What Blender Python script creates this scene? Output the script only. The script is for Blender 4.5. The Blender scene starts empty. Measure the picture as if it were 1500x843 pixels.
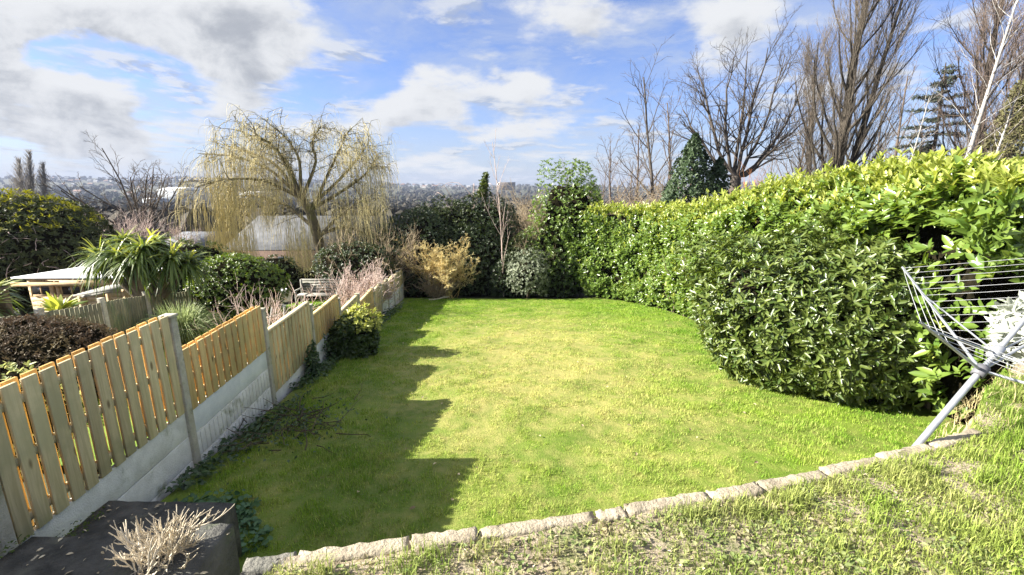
import bpy, math, random
import numpy as np
from mathutils import Vector

rng = np.random.default_rng(7)
random.seed(7)
R = math.radians
scene = bpy.context.scene

# ------------------------------------------------------------------ camera
F, PITCH, W, H = 660.0, R(12.9), 1500.0, 843.0
cam_d = bpy.data.cameras.new('camera')
cam = bpy.data.objects.new('camera', cam_d)
scene.collection.objects.link(cam)
cam.location = (0, 0, 0)
cam.rotation_euler = (R(90) - PITCH, 0, 0)
cam_d.sensor_width = 36.0
cam_d.lens = 36.0 * F / W
cam_d.clip_start = 0.05
cam_d.clip_end = 9000
scene.camera = cam

SUN_EL, SUN_BACK = R(29.6), R(2)          # sun on the left, a little behind the viewer
to_sun = Vector((-math.cos(SUN_EL) * math.cos(SUN_BACK), -math.cos(SUN_EL) * math.sin(SUN_BACK), math.sin(SUN_EL)))
sun_d = bpy.data.lights.new('sun', 'SUN')
sun_d.energy = 4.0
sun_d.angle = R(0.5)
sun_d.color = (1.0, 0.94, 0.84)
sun = bpy.data.objects.new('sun', sun_d)
scene.collection.objects.link(sun)
sun.rotation_euler = to_sun.to_track_quat('Z', 'Y').to_euler()

vs = scene.view_settings
vs.view_transform = 'Standard'
vs.look = 'None'
vs.gamma = 1
vs.use_curve_mapping = False
vs.exposure = 2.3
scene.cycles.use_denoising = True
scene.cycles.denoising_prefilter = 'NONE'
scene.cycles.use_adaptive_sampling = False
scene.cycles.sample_clamp_indirect = 4.0
scene.cycles.max_bounces = 6
scene.cycles.transparent_max_bounces = 4
scene.cycles.volume_bounces = 0


def ray(u, v):
    x = (u - W / 2) / F
    c = -(v - H / 2) / F
    cp, sp = math.cos(PITCH), math.sin(PITCH)
    return np.array([x, cp + c * sp, -sp + c * cp])


def P(u, v, Y):
    """world point seen at photo pixel u, v when it stands Y metres ahead"""
    d = ray(u, v)
    return d * (Y / d[1])


# ------------------------------------------------------------------ node helpers
class NT:
    def __init__(s, tree):
        s.t = tree
        s.n = tree.nodes
        s.l = tree.links

    def new(s, typ, **kw):
        n = s.n.new(typ)
        for k, v in kw.items():
            setattr(n, k, v)
        return n

    def link(s, a, b):
        s.l.new(a, b)

    def setin(s, sock, v):
        if isinstance(v, bpy.types.NodeSocket):
            s.l.new(v, sock)
        else:
            sock.default_value = v

    def math(s, op, a, b=0.0, c=0.0, clamp=False):
        n = s.new('ShaderNodeMath', operation=op)
        n.use_clamp = clamp
        s.setin(n.inputs[0], a)
        s.setin(n.inputs[1], b)
        if op in ('MULTIPLY_ADD', 'SMOOTH_MIN', 'SMOOTH_MAX'):
            s.setin(n.inputs[2], c)
        return n.outputs[0]

    def mix(s, f, a, b):
        n = s.new('ShaderNodeMix', data_type='RGBA')
        s.setin(n.inputs['Factor'], f)
        s.setin(n.inputs[6], a if isinstance(a, bpy.types.NodeSocket) else (*a[:3], 1))
        s.setin(n.inputs[7], b if isinstance(b, bpy.types.NodeSocket) else (*b[:3], 1))
        return n.outputs[2]

    def noise(s, vec, scale, detail=4, rough=0.55, dist=0.0):
        n = s.new('ShaderNodeTexNoise')
        if vec is not None:
            s.link(vec, n.inputs['Vector'])
        n.inputs['Scale'].default_value = scale
        n.inputs['Detail'].default_value = detail
        n.inputs['Roughness'].default_value = rough
        n.inputs['Distortion'].default_value = dist
        return n.outputs['Fac']

    def ramp(s, f, lo, hi, a=0.0, b=1.0, smooth=True):
        n = s.new('ShaderNodeMapRange')
        n.interpolation_type = 'SMOOTHSTEP' if smooth else 'LINEAR'
        s.setin(n.inputs[0], f)
        n.inputs[1].default_value = lo
        n.inputs[2].default_value = hi
        n.inputs[3].default_value = a
        n.inputs[4].default_value = b
        return n.outputs[0]

    def xyz(s, x, y, z):
        n = s.new('ShaderNodeCombineXYZ')
        for i, v in enumerate((x, y, z)):
            s.setin(n.inputs[i], v)
        return n.outputs[0]

    def scale(s, vec, sx, sy, sz):
        n = s.new('ShaderNodeMapping')
        s.link(vec, n.inputs['Vector'])
        n.inputs['Scale'].default_value = (sx, sy, sz)
        return n.outputs[0]


# ------------------------------------------------------------------ sky
world = bpy.data.worlds.new('World')
scene.world = world
world.use_nodes = True
w = NT(world.node_tree)
w.n.clear()
SKY = 0.05
sky = w.new('ShaderNodeTexSky', sky_type='NISHITA')
sky.sun_disc = False
sky.sun_elevation = SUN_EL
sky.sun_rotation = R(-90) - SUN_BACK
sky.air_density = 1.0
sky.dust_density = 0.6
sky.ozone_density = 3.0

# cloud density lives in a group: in = direction on the sky as (x/y, z/y)
grp = bpy.data.node_groups.new('cloud_density', 'ShaderNodeTree')
grp.interface.new_socket('vec', in_out='INPUT', socket_type='NodeSocketVector')
grp.interface.new_socket('d', in_out='OUTPUT', socket_type='NodeSocketFloat')
g = NT(grp)
gi = g.new('NodeGroupInput')
go = g.new('NodeGroupOutput')
gv = gi.outputs[0]
warp = g.new('ShaderNodeTexNoise')
g.link(g.scale(gv, 1, 1.6, 1), warp.inputs['Vector'])
warp.inputs['Scale'].default_value = 3.2
warp.inputs['Detail'].default_value = 5
sub = g.new('ShaderNodeVectorMath', operation='SUBTRACT')
g.link(warp.outputs['Color'], sub.inputs[0])
sub.inputs[1].default_value = (.5, .5, .5)
mul = g.new('ShaderNodeVectorMath', operation='MULTIPLY')
g.link(sub.outputs[0], mul.inputs[0])
mul.inputs[1].default_value = (.26, .15, 0)
add = g.new('ShaderNodeVectorMath', operation='ADD')
g.link(gv, add.inputs[0])
g.link(mul.outputs[0], add.inputs[1])
sep = g.new('ShaderNodeSeparateXYZ')
g.link(add.outputs[0], sep.inputs[0])
CLOUDS = [  # where each cloud stands in the sky: bearing and height read as photo pixels, half sizes, weight
    (190, 10, 230, 45, .95), (350, 85, 95, 52, .95), (250, 40, 120, 40, .5), (45, 128, 105, 34, .95), (130, 150, 70, 20, .6),
    (0, 40, 60, 40, .6), (170, 203, 100, 22, .95), (20, 185, 60, 20, .55), (622, 125, 50, 30, .85), (610, 165, 48, 16, .7),
    (770, 135, 72, 32, .85), (760, 188, 110, 15, .62), (845, 15, 75, 42, .85), (1015, 90, 50, 45, .62), (1110, 25, 90, 45, .6),
    (1185, 150, 40, 45, .55), (620, 240, 150, 14, .5), (440, 180, 150, 18, .5), (330, 150, 50, 18, .4), (880, 225, 100, 12, .5),
    (1390, 0, 50, 22, .35), (470, 235, 120, 12, .4), (90, 240, 150, 12, .45), (-150, 60, 160, 90, .6), (1700, 60, 160, 60, .6),
    (90, 72, 42, 15, -.7), (160, 98, 42, 15, -.7), (235, 128, 45, 16, -.8), (550, 60, 90, 50, -.5), (930, 80, 60, 30, -.4), (700, 70, 60, 25, -.3), (1390, 90, 60, 60, -.4)]
acc = None
for (cu, cv, ru, rv, amp) in CLOUDS:
    d = ray(cu, cv)
    u0, w0 = d[0] / d[1], d[2] / d[1]
    du, dw = ru / F / d[1], rv / F / d[1]
    a = g.math('MULTIPLY_ADD', sep.outputs[0], 1 / du, -u0 / du)
    b = g.math('MULTIPLY_ADD', sep.outputs[1], 1 / dw, -w0 / dw)
    q = g.math('ADD', g.math('MULTIPLY', a, a), g.math('MULTIPLY', b, b))
    e = g.math('MULTIPLY', g.math('POWER', 2.0, g.math('MULTIPLY', q, -1.0)), amp)
    acc = e if acc is None else g.math('ADD', acc, e)
acc = g.math('MAXIMUM', g.math('MINIMUM', acc, 1.0), -.8)
sp2 = g.new('ShaderNodeSeparateXYZ')
g.link(gv, sp2.inputs[0])
iw = g.math('DIVIDE', 1.0, g.math('ADD', g.math('MAXIMUM', sp2.outputs[1], 0.0), .13))
plane = g.xyz(g.math('MULTIPLY', sp2.outputs[0], iw), iw, 0.0)
fb1 = g.noise(plane, 1.5, 9, .60, .15)
fb2 = g.noise(g.scale(gv, 1, 1.8, 1), 7.5, 9, .6)
fb = g.math('ADD', g.math('MULTIPLY', fb1, .55), g.math('MULTIPLY', fb2, .45))
dn = g.math('ADD', g.math('MULTIPLY', acc, .85), g.math('MULTIPLY_ADD', fb, 2.6, -1.35))
g.link(dn, go.inputs[0])

tc = w.new('ShaderNodeTexCoord')
s3 = w.new('ShaderNodeSeparateXYZ')
w.link(tc.outputs['Generated'], s3.inputs[0])
ay = w.math('MAXIMUM', w.math('ABSOLUTE', s3.outputs[1]), .08)
pu = w.math('DIVIDE', s3.outputs[0], ay)
pw = w.math('DIVIDE', s3.outputs[2], ay)
pv = w.xyz(pu, pw, 0.0)


def dens(vec):
    n = w.new('ShaderNodeGroup')
    n.node_tree = grp
    w.link(vec, n.inputs[0])
    return n.outputs[0]


d0 = dens(pv)
off = w.new('ShaderNodeVectorMath', operation='ADD')
w.link(pv, off.inputs[0])
off.inputs[1].default_value = (-.022, .034, 0)
d1 = dens(off.outputs[0])
alpha = w.ramp(d0, .20, .62)
wisp = w.ramp(w.noise(w.scale(pv, 1.1, 3.4, 1), 2.6, 8, .62, .6), .34, .72, .06, .62)
low = w.ramp(pw, -.02, .24, .62, 0.0)
veil = w.math('MAXIMUM', wisp, low)
shade = w.ramp(d1, .30, 1.05)
texn = w.noise(w.scale(pv, 1, 1.35, 1), 8, 8, .6, .3)
shade = w.math('MULTIPLY', shade, w.ramp(texn, .36, .64, .12, 1.0))
EXPK = 2 ** -vs.exposure
ccol = w.mix(shade, (0.86 * EXPK, 0.88 * EXPK, 0.91 * EXPK), (.46 * EXPK, .49 * EXPK, .55 * EXPK))
vcol = (.60 * EXPK, .68 * EXPK, .82 * EXPK)
inv = w.math('DIVIDE', 1.0, w.math('ADD', w.math('MAXIMUM', pw, 0.0), .12))
pl = w.xyz(w.math('MULTIPLY', pu, inv), inv, 7.1)
pn_a = w.noise(pl, 2.3, 8, .56, .25)
pl2 = w.xyz(w.math('ADD', w.math('MULTIPLY', pu, inv), -.03), w.math('ADD', inv, -.10), 7.1)
pn_b = w.noise(pl2, 2.3, 8, .56, .25)
puff = w.math('MULTIPLY', w.ramp(pn_a, .52, .66, 0, .85), w.ramp(pw, .30, .48, 1.0, .35))
pshade = w.ramp(w.math('SUBTRACT', pn_b, pn_a), -.03, .05)
pcol = w.mix(pshade, (.80 * EXPK, .83 * EXPK, .88 * EXPK), (.50 * EXPK, .55 * EXPK, .64 * EXPK))
bg_sky = w.new('ShaderNodeBackground')
tint = w.new('ShaderNodeMix', data_type='RGBA', blend_type='MULTIPLY')
tint.inputs['Factor'].default_value = 1
w.link(sky.outputs[0], tint.inputs[6])
tint.inputs[7].default_value = (.58, .62, .86, 1)
w.link(tint.outputs[2], bg_sky.inputs[0])
bg_sky.inputs[1].default_value = SKY
bg_v = w.new('ShaderNodeBackground')
bg_v.inputs[0].default_value = (*vcol, 1)
bg_c = w.new('ShaderNodeBackground')
w.link(ccol, bg_c.inputs[0])
m1 = w.new('ShaderNodeMixShader')
soft = w.ramp(w.noise(w.xyz(w.math('DIVIDE', pu, w.math('ADD', w.math('MAXIMUM', pw, 0.0), .14)), w.math('DIVIDE', 1.0, w.math('ADD', w.math('MAXIMUM', pw, 0.0), .14)), 3.3), 1.9, 8, .6, .2), .43, .68, 0, .70)
veil = w.math('MAXIMUM', veil, soft)
w.link(veil, m1.inputs[0])
w.link(bg_sky.outputs[0], m1.inputs[1])
w.link(bg_v.outputs[0], m1.inputs[2])
bg_p = w.new('ShaderNodeBackground')
w.link(pcol, bg_p.inputs[0])
mp = w.new('ShaderNodeMixShader')
w.link(puff, mp.inputs[0])
w.link(m1.outputs[0], mp.inputs[1])
w.link(bg_p.outputs[0], mp.inputs[2])
m1 = mp
m2 = w.new('ShaderNodeMixShader')
w.link(alpha, m2.inputs[0])
w.link(m1.outputs[0], m2.inputs[1])
w.link(bg_c.outputs[0], m2.inputs[2])
# added shadow fill: unseen bright veil overhead, above the picture
bg_fill = w.new('ShaderNodeBackground')
bg_fill.inputs[0].default_value = (1.0 * EXPK, 1.03 * EXPK, 1.08 * EXPK, 1)
bg_fill.inputs[1].default_value = .85
m3 = w.new('ShaderNodeMixShader')
w.link(w.math('MULTIPLY', w.ramp(s3.outputs[2], .48, .75), w.ramp(w.noise(tc.outputs['Generated'], 2.5, 6), .3, .6, .45, 1.0)), m3.inputs[0])
w.link(m2.outputs[0], m3.inputs[1])
w.link(bg_fill.outputs[0], m3.inputs[2])
wo = w.new('ShaderNodeOutputWorld')
w.link(m3.outputs[0], wo.inputs[0])
world.cycles.sampling_method = 'MANUAL'
world.cycles.sample_map_resolution = 512

# ------------------------------------------------------------------ materials
MATS = {}


def base_mat(name):
    m = bpy.data.materials.new(name)
    m.use_nodes = True
    t = NT(m.node_tree)
    t.n.clear()
    out = t.new('ShaderNodeOutputMaterial')
    p = t.new('ShaderNodeBsdfPrincipled')
    t.link(p.outputs[0], out.inputs[0])
    MATS[name] = m
    return m, t, p, out


def leaf_mat(name, a, b, rough=.45, trans=.3, spec=.5, tcol=None, patch=None, pscale=.8):
    """leaf colours vary leaf by leaf between a and b; patch = a third colour in drifts"""
    m, t, p, out = base_mat(name)
    geo = t.new('ShaderNodeNewGeometry')
    f = geo.outputs['Random Per Island']
    col = t.mix(f, a, b)
    if patch:
        co = t.new('ShaderNodeTexCoord').outputs['Object']
        col = t.mix(t.ramp(t.noise(co, pscale, 3), .45, .62), col, patch)
    t.link(col, p.inputs['Base Color'])
    p.inputs['Roughness'].default_value = rough
    p.inputs['Specular IOR Level'].default_value = spec
    tr = t.new('ShaderNodeBsdfTranslucent')
    hs = t.new('ShaderNodeHueSaturation')
    hs.inputs['Hue'].default_value = .485
    hs.inputs['Saturation'].default_value = 1.15
    hs.inputs['Value'].default_value = 1.5
    t.link(col, hs.inputs['Color'])
    t.link(hs.outputs[0], tr.inputs[0])
    mx = t.new('ShaderNodeMixShader')
    mx.inputs[0].default_value = trans
    t.link(p.outputs[0], mx.inputs[1])
    t.link(tr.outputs[0], mx.inputs[2])
    t.link(mx.outputs[0], out.inputs[0])
    return m


def surf_mat(name, a, b, scale=4, rough=.8, bump=0.3, bscale=30, stretch=(1, 1, 1), third=None, third_scale=1.2, third_lo=.5, third_hi=.65, spec=.3, island=0.0, metal=0.0, coord='Object'):
    m, t, p, out = base_mat(name)
    co = t.new('ShaderNodeTexCoord').outputs[coord]
    vec = t.scale(co, *stretch)
    col = t.mix(t.ramp(t.noise(vec, scale, 8, .62), .3, .7), a, b)
    if third:
        col = t.mix(t.ramp(t.noise(co, third_scale, 6, .65), third_lo, third_hi), col, third)
    if island:
        geo = t.new('ShaderNodeNewGeometry')
        hs = t.new('ShaderNodeHueSaturation')
        t.link(t.ramp(geo.outputs['Random Per Island'], 0, 1, 1 - island, 1 + island, False), hs.inputs['Value'])
        t.link(col, hs.inputs['Color'])
        col = hs.outputs[0]
    t.link(col, p.inputs['Base Color'])
    p.inputs['Roughness'].default_value = rough
    p.inputs['Specular IOR Level'].default_value = spec
    p.inputs['Metallic'].default_value = metal
    if bump:
        bn = t.new('ShaderNodeBump')
        bn.inputs['Strength'].default_value = bump
        bn.inputs['Distance'].default_value = .02
        t.link(t.noise(vec, bscale, 5, .6), bn.inputs['Height'])
        t.link(bn.outputs[0], p.inputs['Normal'])
    return m


# ------------------------------------------------------------------ mesh helpers
COL = scene.collection


def mesh_obj(name, V, faces, mat, parent=None, smooth=False):
    """faces: list of (n x k) int arrays"""
    me = bpy.data.meshes.new(name)
    V = np.asarray(V, dtype=np.float32)
    me.vertices.add(len(V))
    me.vertices.foreach_set('co', V.ravel())
    faces = [np.asarray(f, dtype=np.int32) for f in faces if len(f)]
    nl = sum(f.size for f in faces)
    npoly = sum(len(f) for f in faces)
    me.loops.add(nl)
    me.loops.foreach_set('vertex_index', np.concatenate([f.ravel() for f in faces]))
    me.polygons.add(npoly)
    starts, o = [], 0
    for f in faces:
        k = f.shape[1]
        starts.append(o + np.arange(len(f), dtype=np.int32) * k)
        o += f.size
    me.polygons.foreach_set('loop_start', np.concatenate(starts))
    if smooth:
        me.polygons.foreach_set('use_smooth', np.ones(npoly, dtype=bool))
    me.update(calc_edges=True)
    me.validate()
    me.materials.append(mat)
    ob = bpy.data.objects.new(name, me)
    COL.objects.link(ob)
    if parent is not None:
        ob.parent = parent
        ob.matrix_parent_inverse.identity()
        q, off = parent, Vector((0, 0, 0))
        while q is not None:
            off = off + Vector(q.location)
            q = q.parent
        ob.location = -off
    return ob


def empty(name, loc, label, cat, group=None):
    o = bpy.data.objects.new(name, None)
    COL.objects.link(o)
    o.empty_display_size = .2
    o.location = tuple(float(c) for c in loc)
    tag(o, label, cat, group)
    return o


def tag(o, label, cat, group=None, kind=None):
    if label:
        o['label'] = label
    if cat:
        o['category'] = cat
    if group:
        o['group'] = group
    if kind:
        o['kind'] = kind
    return o


class MB:
    """collects boxes and the like into one mesh"""

    def __init__(s):
        s.V, s.Q, s.T, s.n = [], [], [], 0

    def add(s, V, Q=None, T=None):
        V = np.asarray(V, float)
        if Q is not None and len(Q):
            s.Q.append(np.asarray(Q) + s.n)
        if T is not None and len(T):
            s.T.append(np.asarray(T) + s.n)
        s.V.append(V)
        s.n += len(V)

    def box(s, c, ax, ay, az):
        """centre, three half axis vectors, edges slightly chamfered by the caller if wanted"""
        c, ax, ay, az = map(np.asarray, (c, ax, ay, az))
        V = [c + i * ax + j * ay + k * az for k in (-1, 1) for j in (-1, 1) for i in (-1, 1)]
        s.add(V, [[0, 2, 3, 1], [4, 5, 7, 6], [0, 1, 5, 4], [2, 6, 7, 3], [0, 4, 6, 2], [1, 3, 7, 5]])

    def abox(s, x0, x1, y0, y1, z0, z1):
        s.box(((x0 + x1) / 2, (y0 + y1) / 2, (z0 + z1) / 2), ((x1 - x0) / 2, 0, 0), (0, (y1 - y0) / 2, 0), (0, 0, (z1 - z0) / 2))

    def build(s, name, mat, parent=None, smooth=False, bevel=0):
        Q = [np.concatenate(s.Q)] if s.Q else []
        T = [np.concatenate(s.T)] if s.T else []
        o = mesh_obj(name, np.concatenate(s.V), Q + T, mat, parent, smooth)
        if bevel:
            b = o.modifiers.new('bevel', 'BEVEL')
            b.width = bevel
            b.segments = 2
        return o


def unit(v):
    v = np.asarray(v, float)
    return v / np.maximum(np.linalg.norm(v, axis=-1, keepdims=True), 1e-9)


def tubes(paths, sides=4, cap=True):
    """paths: list of (points N x 3, radii N); joined as one array mesh -> V, faces"""
    by = {}
    for p, r in paths:
        by.setdefault(len(p), []).append((p, r))
    Vs, Fs, o = [], [], 0
    for N, lst in by.items():
        Pt = np.array([p for p, _ in lst])
        Rd = np.array([r for _, r in lst])
        M = len(lst)
        T = np.empty_like(Pt)
        T[:, 1:-1] = Pt[:, 2:] - Pt[:, :-2]
        T[:, 0] = Pt[:, 1] - Pt[:, 0]
        T[:, -1] = Pt[:, -1] - Pt[:, -2]
        T = unit(T)
        ref = np.where(np.abs(T[:, :1, 2:3]) > .8, np.array([1., 0, 0]), np.array([0, 0, 1.]))
        A = unit(np.cross(T, np.broadcast_to(ref, T.shape)))
        B = np.cross(T, A)
        ang = np.arange(sides) * 2 * np.pi / sides
        V = Pt[:, :, None] + Rd[:, :, None, None] * (np.cos(ang)[:, None] * A[:, :, None] + np.sin(ang)[:, None] * B[:, :, None])
        idx = np.arange(M * N * sides).reshape(M, N, sides) + o
        nx = np.roll(idx, -1, axis=2)
        f = np.stack([idx[:, :-1], nx[:, :-1], nx[:, 1:], idx[:, 1:]], -1).reshape(-1, 4)
        Vs.append(V.reshape(-1, 3))
        Fs.append(f)
        o += M * N * sides
    return np.concatenate(Vs), [np.concatenate(Fs)]


def tube_obj(name, paths, mat, parent=None, sides=4, smooth=True):
    V, f = tubes(paths, sides)
    return mesh_obj(name, V, f, mat, parent, smooth)


def leaves(base, d, nrm, L, Wd, fold=.25, droop=.15):
    """folded six-sided leaves -> V, quads"""
    n = len(base)
    d = unit(d)
    side = unit(np.cross(d, nrm))
    up = np.cross(side, d)
    L = np.broadcast_to(np.asarray(L, float), (n,))[:, None]
    Wd = np.broadcast_to(np.asarray(Wd, float), (n,))[:, None] * .5
    dr = -up * droop * L
    V = np.empty((n, 6, 3))
    V[:, 0] = base
    V[:, 1] = base + d * L * .35 + side * Wd + up * Wd * fold
    V[:, 2] = base + d * L * .72 + side * Wd * .8 + up * Wd * fold + dr * .45
    V[:, 3] = base + d * L + dr
    V[:, 4] = base + d * L * .72 - side * Wd * .8 + up * Wd * fold + dr * .45
    V[:, 5] = base + d * L * .35 - side * Wd + up * Wd * fold
    i = np.arange(n)[:, None] * 6
    q = np.concatenate([i + np.array([0, 1, 2, 3]), i + np.array([0, 3, 4, 5])])
    return V.reshape(-1, 3), q


def rosettes(pos, axis, k, L, Wd, spread=(.7, 1.2), jitter=.25, along=.04, fold=.25, droop=.15):
    """k leaves round each shoot tip"""
    n = len(pos)
    axis = unit(axis)
    ref = unit(np.cross(axis, rng.normal(size=(n, 3))))
    bit = np.cross(axis, ref)
    ang = np.arange(k) * 2.4 + rng.uniform(0, 6.28, (n, 1)) + rng.normal(0, jitter, (n, k))
    sp = rng.uniform(*spread, (n, k))
    rad = np.cos(ang)[..., None] * ref[:, None] + np.sin(ang)[..., None] * bit[:, None]
    d = np.cos(sp)[..., None] * axis[:, None] + np.sin(sp)[..., None] * rad
    nr = np.cos(sp)[..., None] * -rad + np.sin(sp)[..., None] * axis[:, None]
    nr = nr + rng.normal(0, .22, nr.shape)
    b = pos[:, None] + axis[:, None] * (rng.uniform(-1, .3, (n, k, 1)) * along)
    LL = L * rng.uniform(.5, 1.3, n * k)
    return leaves(b.reshape(-1, 3), d.reshape(-1, 3), nr.reshape(-1, 3), LL, LL * Wd, fold, droop)


def join(parts):
    V, Q, o = [], [], 0
    for v, q in parts:
        V.append(v)
        Q.append(q + o)
        o += len(v)
    return np.concatenate(V), [np.concatenate(Q)]


def sph(n):
    return unit(rng.normal(size=(n, 3)))


class Lumpy:
    """an uneven radius over directions"""

    def __init__(s, k=14, amp=.22, sharp=9, seed=None):
        r = np.random.default_rng(seed if seed is not None else rng.integers(1 << 30))
        s.c = unit(r.normal(size=(k, 3)))
        s.a = r.uniform(-amp * .6, amp, k)
        s.k = sharp

    def __call__(s, d):
        return 1 + (np.exp(s.k * (d @ s.c.T - 1)) * s.a).sum(-1)


def core_mesh(name, c, rad, lump, mat, parent, k=.8, zmin=None, nu=28, nv=16):
    th = np.linspace(0, 2 * np.pi, nu, endpoint=False)
    ph = np.linspace(-np.pi / 2, np.pi / 2, nv)
    d = np.array([[np.cos(p) * np.cos(t), np.cos(p) * np.sin(t), np.sin(p)] for p in ph for t in th])
    V = c + d * rad * (lump(d)[:, None] * k + rng.normal(0, .02, (len(d), 1)))
    if zmin is not None:
        V[:, 2] = np.maximum(V[:, 2], zmin)
    idx = np.arange(nu * nv).reshape(nv, nu)
    nx = np.roll(idx, -1, 1)
    f = np.stack([idx[:-1], nx[:-1], nx[1:], idx[1:]], -1).reshape(-1, 4)
    return mesh_obj(name, V, [f], mat, parent)


def shell_points(n, c, rad, lump, depth=.25, zmin=None, low=-.9):
    d = sph(int(n * 1.6))
    d = d[d[:, 2] > low][:n]
    r = lump(d) * (1 - rng.uniform(0, 1, len(d)) ** 2 * depth)
    p = c + d * rad * r[:, None]
    nr = unit(d / np.asarray(rad))
    if zmin is not None:
        zz = zmin(p[:, 0], p[:, 1]) if callable(zmin) else zmin
        ok = p[:, 2] > zz + .03
        p, nr = p[ok], nr[ok]
    return p, nr


# ------------------------------------------------------------------ heights
def wob(x, y, s=1.0, seed=0):
    x, y = np.asarray(x, float) * s, np.asarray(y, float) * s
    return (np.sin(1.3 * x + 2.1 * y + seed) + np.sin(2.9 * x - 1.7 * y + 1.3 + seed * 2) * .6 + np.sin(5.3 * x + 4.1 * y + seed) * .3 + np.sin(9.1 * x - 7.3 * y) * .18) / 2.1


def garden_z(x, y):
    return -2.53 - .127 * np.minimum(np.asarray(y, float), 23)


class VNoise:
    def __init__(s, cell, seed, n=256):
        s.c = cell
        s.g = np.random.default_rng(seed).uniform(0, 1, (n, n))
        s.n = n

    def __call__(s, x, y):
        a, b = np.asarray(x, float) / s.c + 1000, np.asarray(y, float) / s.c + 1000
        i, j = np.floor(a).astype(int), np.floor(b).astype(int)
        f, h_ = a - i, b - j
        f, h_ = f * f * (3 - 2 * f), h_ * h_ * (3 - 2 * h_)
        G = lambda p, q: s.g[p % s.n, q % s.n]
        return (G(i, j) * (1 - f) + G(i + 1, j) * f) * (1 - h_) + (G(i, j + 1) * (1 - f) + G(i + 1, j + 1) * f) * h_


vn_a, vn_b, vn_c, vn_d = VNoise(.13, 1), VNoise(.34, 2), VNoise(.9, 3), VNoise(.05, 4)


def lawn_z(x, y):
    return garden_z(x, y) + .035 * wob(x, y, .55) + .012 * wob(x, y, 2.3, 2) + .022 * (vn_b(x, y) - .5)


def ground_z(x, y):
    x, y = np.asarray(x, float), np.asarray(y, float)
    zz = np.interp(y, [-300, 23, 40, 80, 200, 500, 900, 1400, 2000, 2600, 3200], [-2.53 + 38, -5.45, -7.6, -11.5, -20, -29, -31, -24, -6, 6, 4])
    zz = np.where(y < 23, garden_z(x, y), zz)
    u = x / np.maximum(y, 60)
    far = np.clip((y - 900) / 1700, 0, 1)
    zz = zz + far * (np.interp(u, [-1.4, -1.0, -.55, -.2, .2, 1.0, 1.5], [30, 28, 24, -14, -18, 14, 20]) + 5 * np.sin(u * 17) + 3 * np.sin(u * 41 + 1))
    side = np.clip((-x - 9.5) / 8, 0, 1) * np.clip((60 - y) / 40, 0, 1)
    zz = zz - .75 * side
    right = np.clip((x - 8) / 8, 0, 1) * np.clip((70 - y) / 40, 0, 1)
    zz = zz + right * (.05 * np.minimum(y, 40) + .3)
    return zz - .10


KERB = np.array([(-1.02, 1.63), (-.92, 1.65), (.66, 1.95), (1.6, 2.19), (2.45, 2.43), (2.95, 2.60), (3.5, 3.05), (4.4, 3.7), (6.5, 4.4), (9, 5)])


def kerb_y(x):
    return np.interp(x, KERB[:, 0], KERB[:, 1])


PLAT = -1.55


def plat_z(x, y):
    x, y = np.asarray(x, float), np.asarray(y, float)
    return PLAT - .012 + .016 * wob(x, y, 2.1, 4) + .010 * wob(x, y, 6.3, 1) + .05 * np.clip((x - 1.2) / 2.5, 0, 1)


def grid(xs, ys, zf):
    X, Y = np.meshgrid(xs, ys)
    Z = zf(X, Y)
    V = np.stack([X, Y, Z], -1).reshape(-1, 3)
    n, m = X.shape
    i = np.arange(n * m).reshape(n, m)
    f = np.stack([i[:-1, :-1], i[:-1, 1:], i[1:, 1:], i[1:, :-1]], -1).reshape(-1, 4)
    return V, f


FX0, FK = -3.6, -.09


def fence_x(y):
    return FX0 + FK * (np.asarray(y, float) - 4.4)


def hedge_x(y):
    return np.interp(y, [3.4, 4.2, 5, 7, 9, 12.5, 16, 18, 19, 19.6, 20.2], [5.2, 5.3, 5.5, 5.85, 6.0, 5.75, 5.45, 5.0, 4.4, 3.6, 3.0])


# ------------------------------------------------------------------ ground, lawn
def grass_nodes(name, green, green2, straw, dirt, straw_fn, isl=True, rough=.7):
    m, t, p, out = base_mat(name)
    co = t.new('ShaderNodeTexCoord').outputs['Object']
    col = t.mix(t.ramp(t.noise(co, 1.1, 5), .35, .65), green, green2)
    col = t.mix(straw_fn(t, co), col, straw)
    if dirt:
        col = t.mix(t.ramp(t.noise(co, 3.3, 6, .7), .62, .72, 0, .7), col, dirt)
    if isl:
        geo = t.new('ShaderNodeNewGeometry')
        rnd = geo.outputs['Random Per Island']
        hs = t.new('ShaderNodeHueSaturation')
        t.link(t.ramp(rnd, 0, 1, .62, 1.35, False), hs.inputs['Value'])
        t.link(col, hs.inputs['Color'])
        col = t.mix(t.ramp(rnd, .80, .96, 0, .55), hs.outputs[0], straw)
        tr = t.new('ShaderNodeBsdfTranslucent')
        t.link(col, tr.inputs[0])
        mx = t.new('ShaderNodeMixShader')
        mx.inputs[0].default_value = .35
        t.link(p.outputs[0], mx.inputs[1])
        t.link(tr.outputs[0], mx.inputs[2])
        t.link(mx.outputs[0], out.inputs[0])
    else:
        bn = t.new('ShaderNodeBump')
        bn.inputs['Strength'].default_value = .6
        bn.inputs['Distance'].default_value = .03
        t.link(t.noise(t.scale(co, 1, .6, 1), 42, 6, .7), bn.inputs['Height'])
        t.link(bn.outputs[0], p.inputs['Normal'])
    t.link(col, p.inputs['Base Color'])
    p.inputs['Roughness'].default_value = rough
    p.inputs['Specular IOR Level'].default_value = .25
    return m


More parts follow.
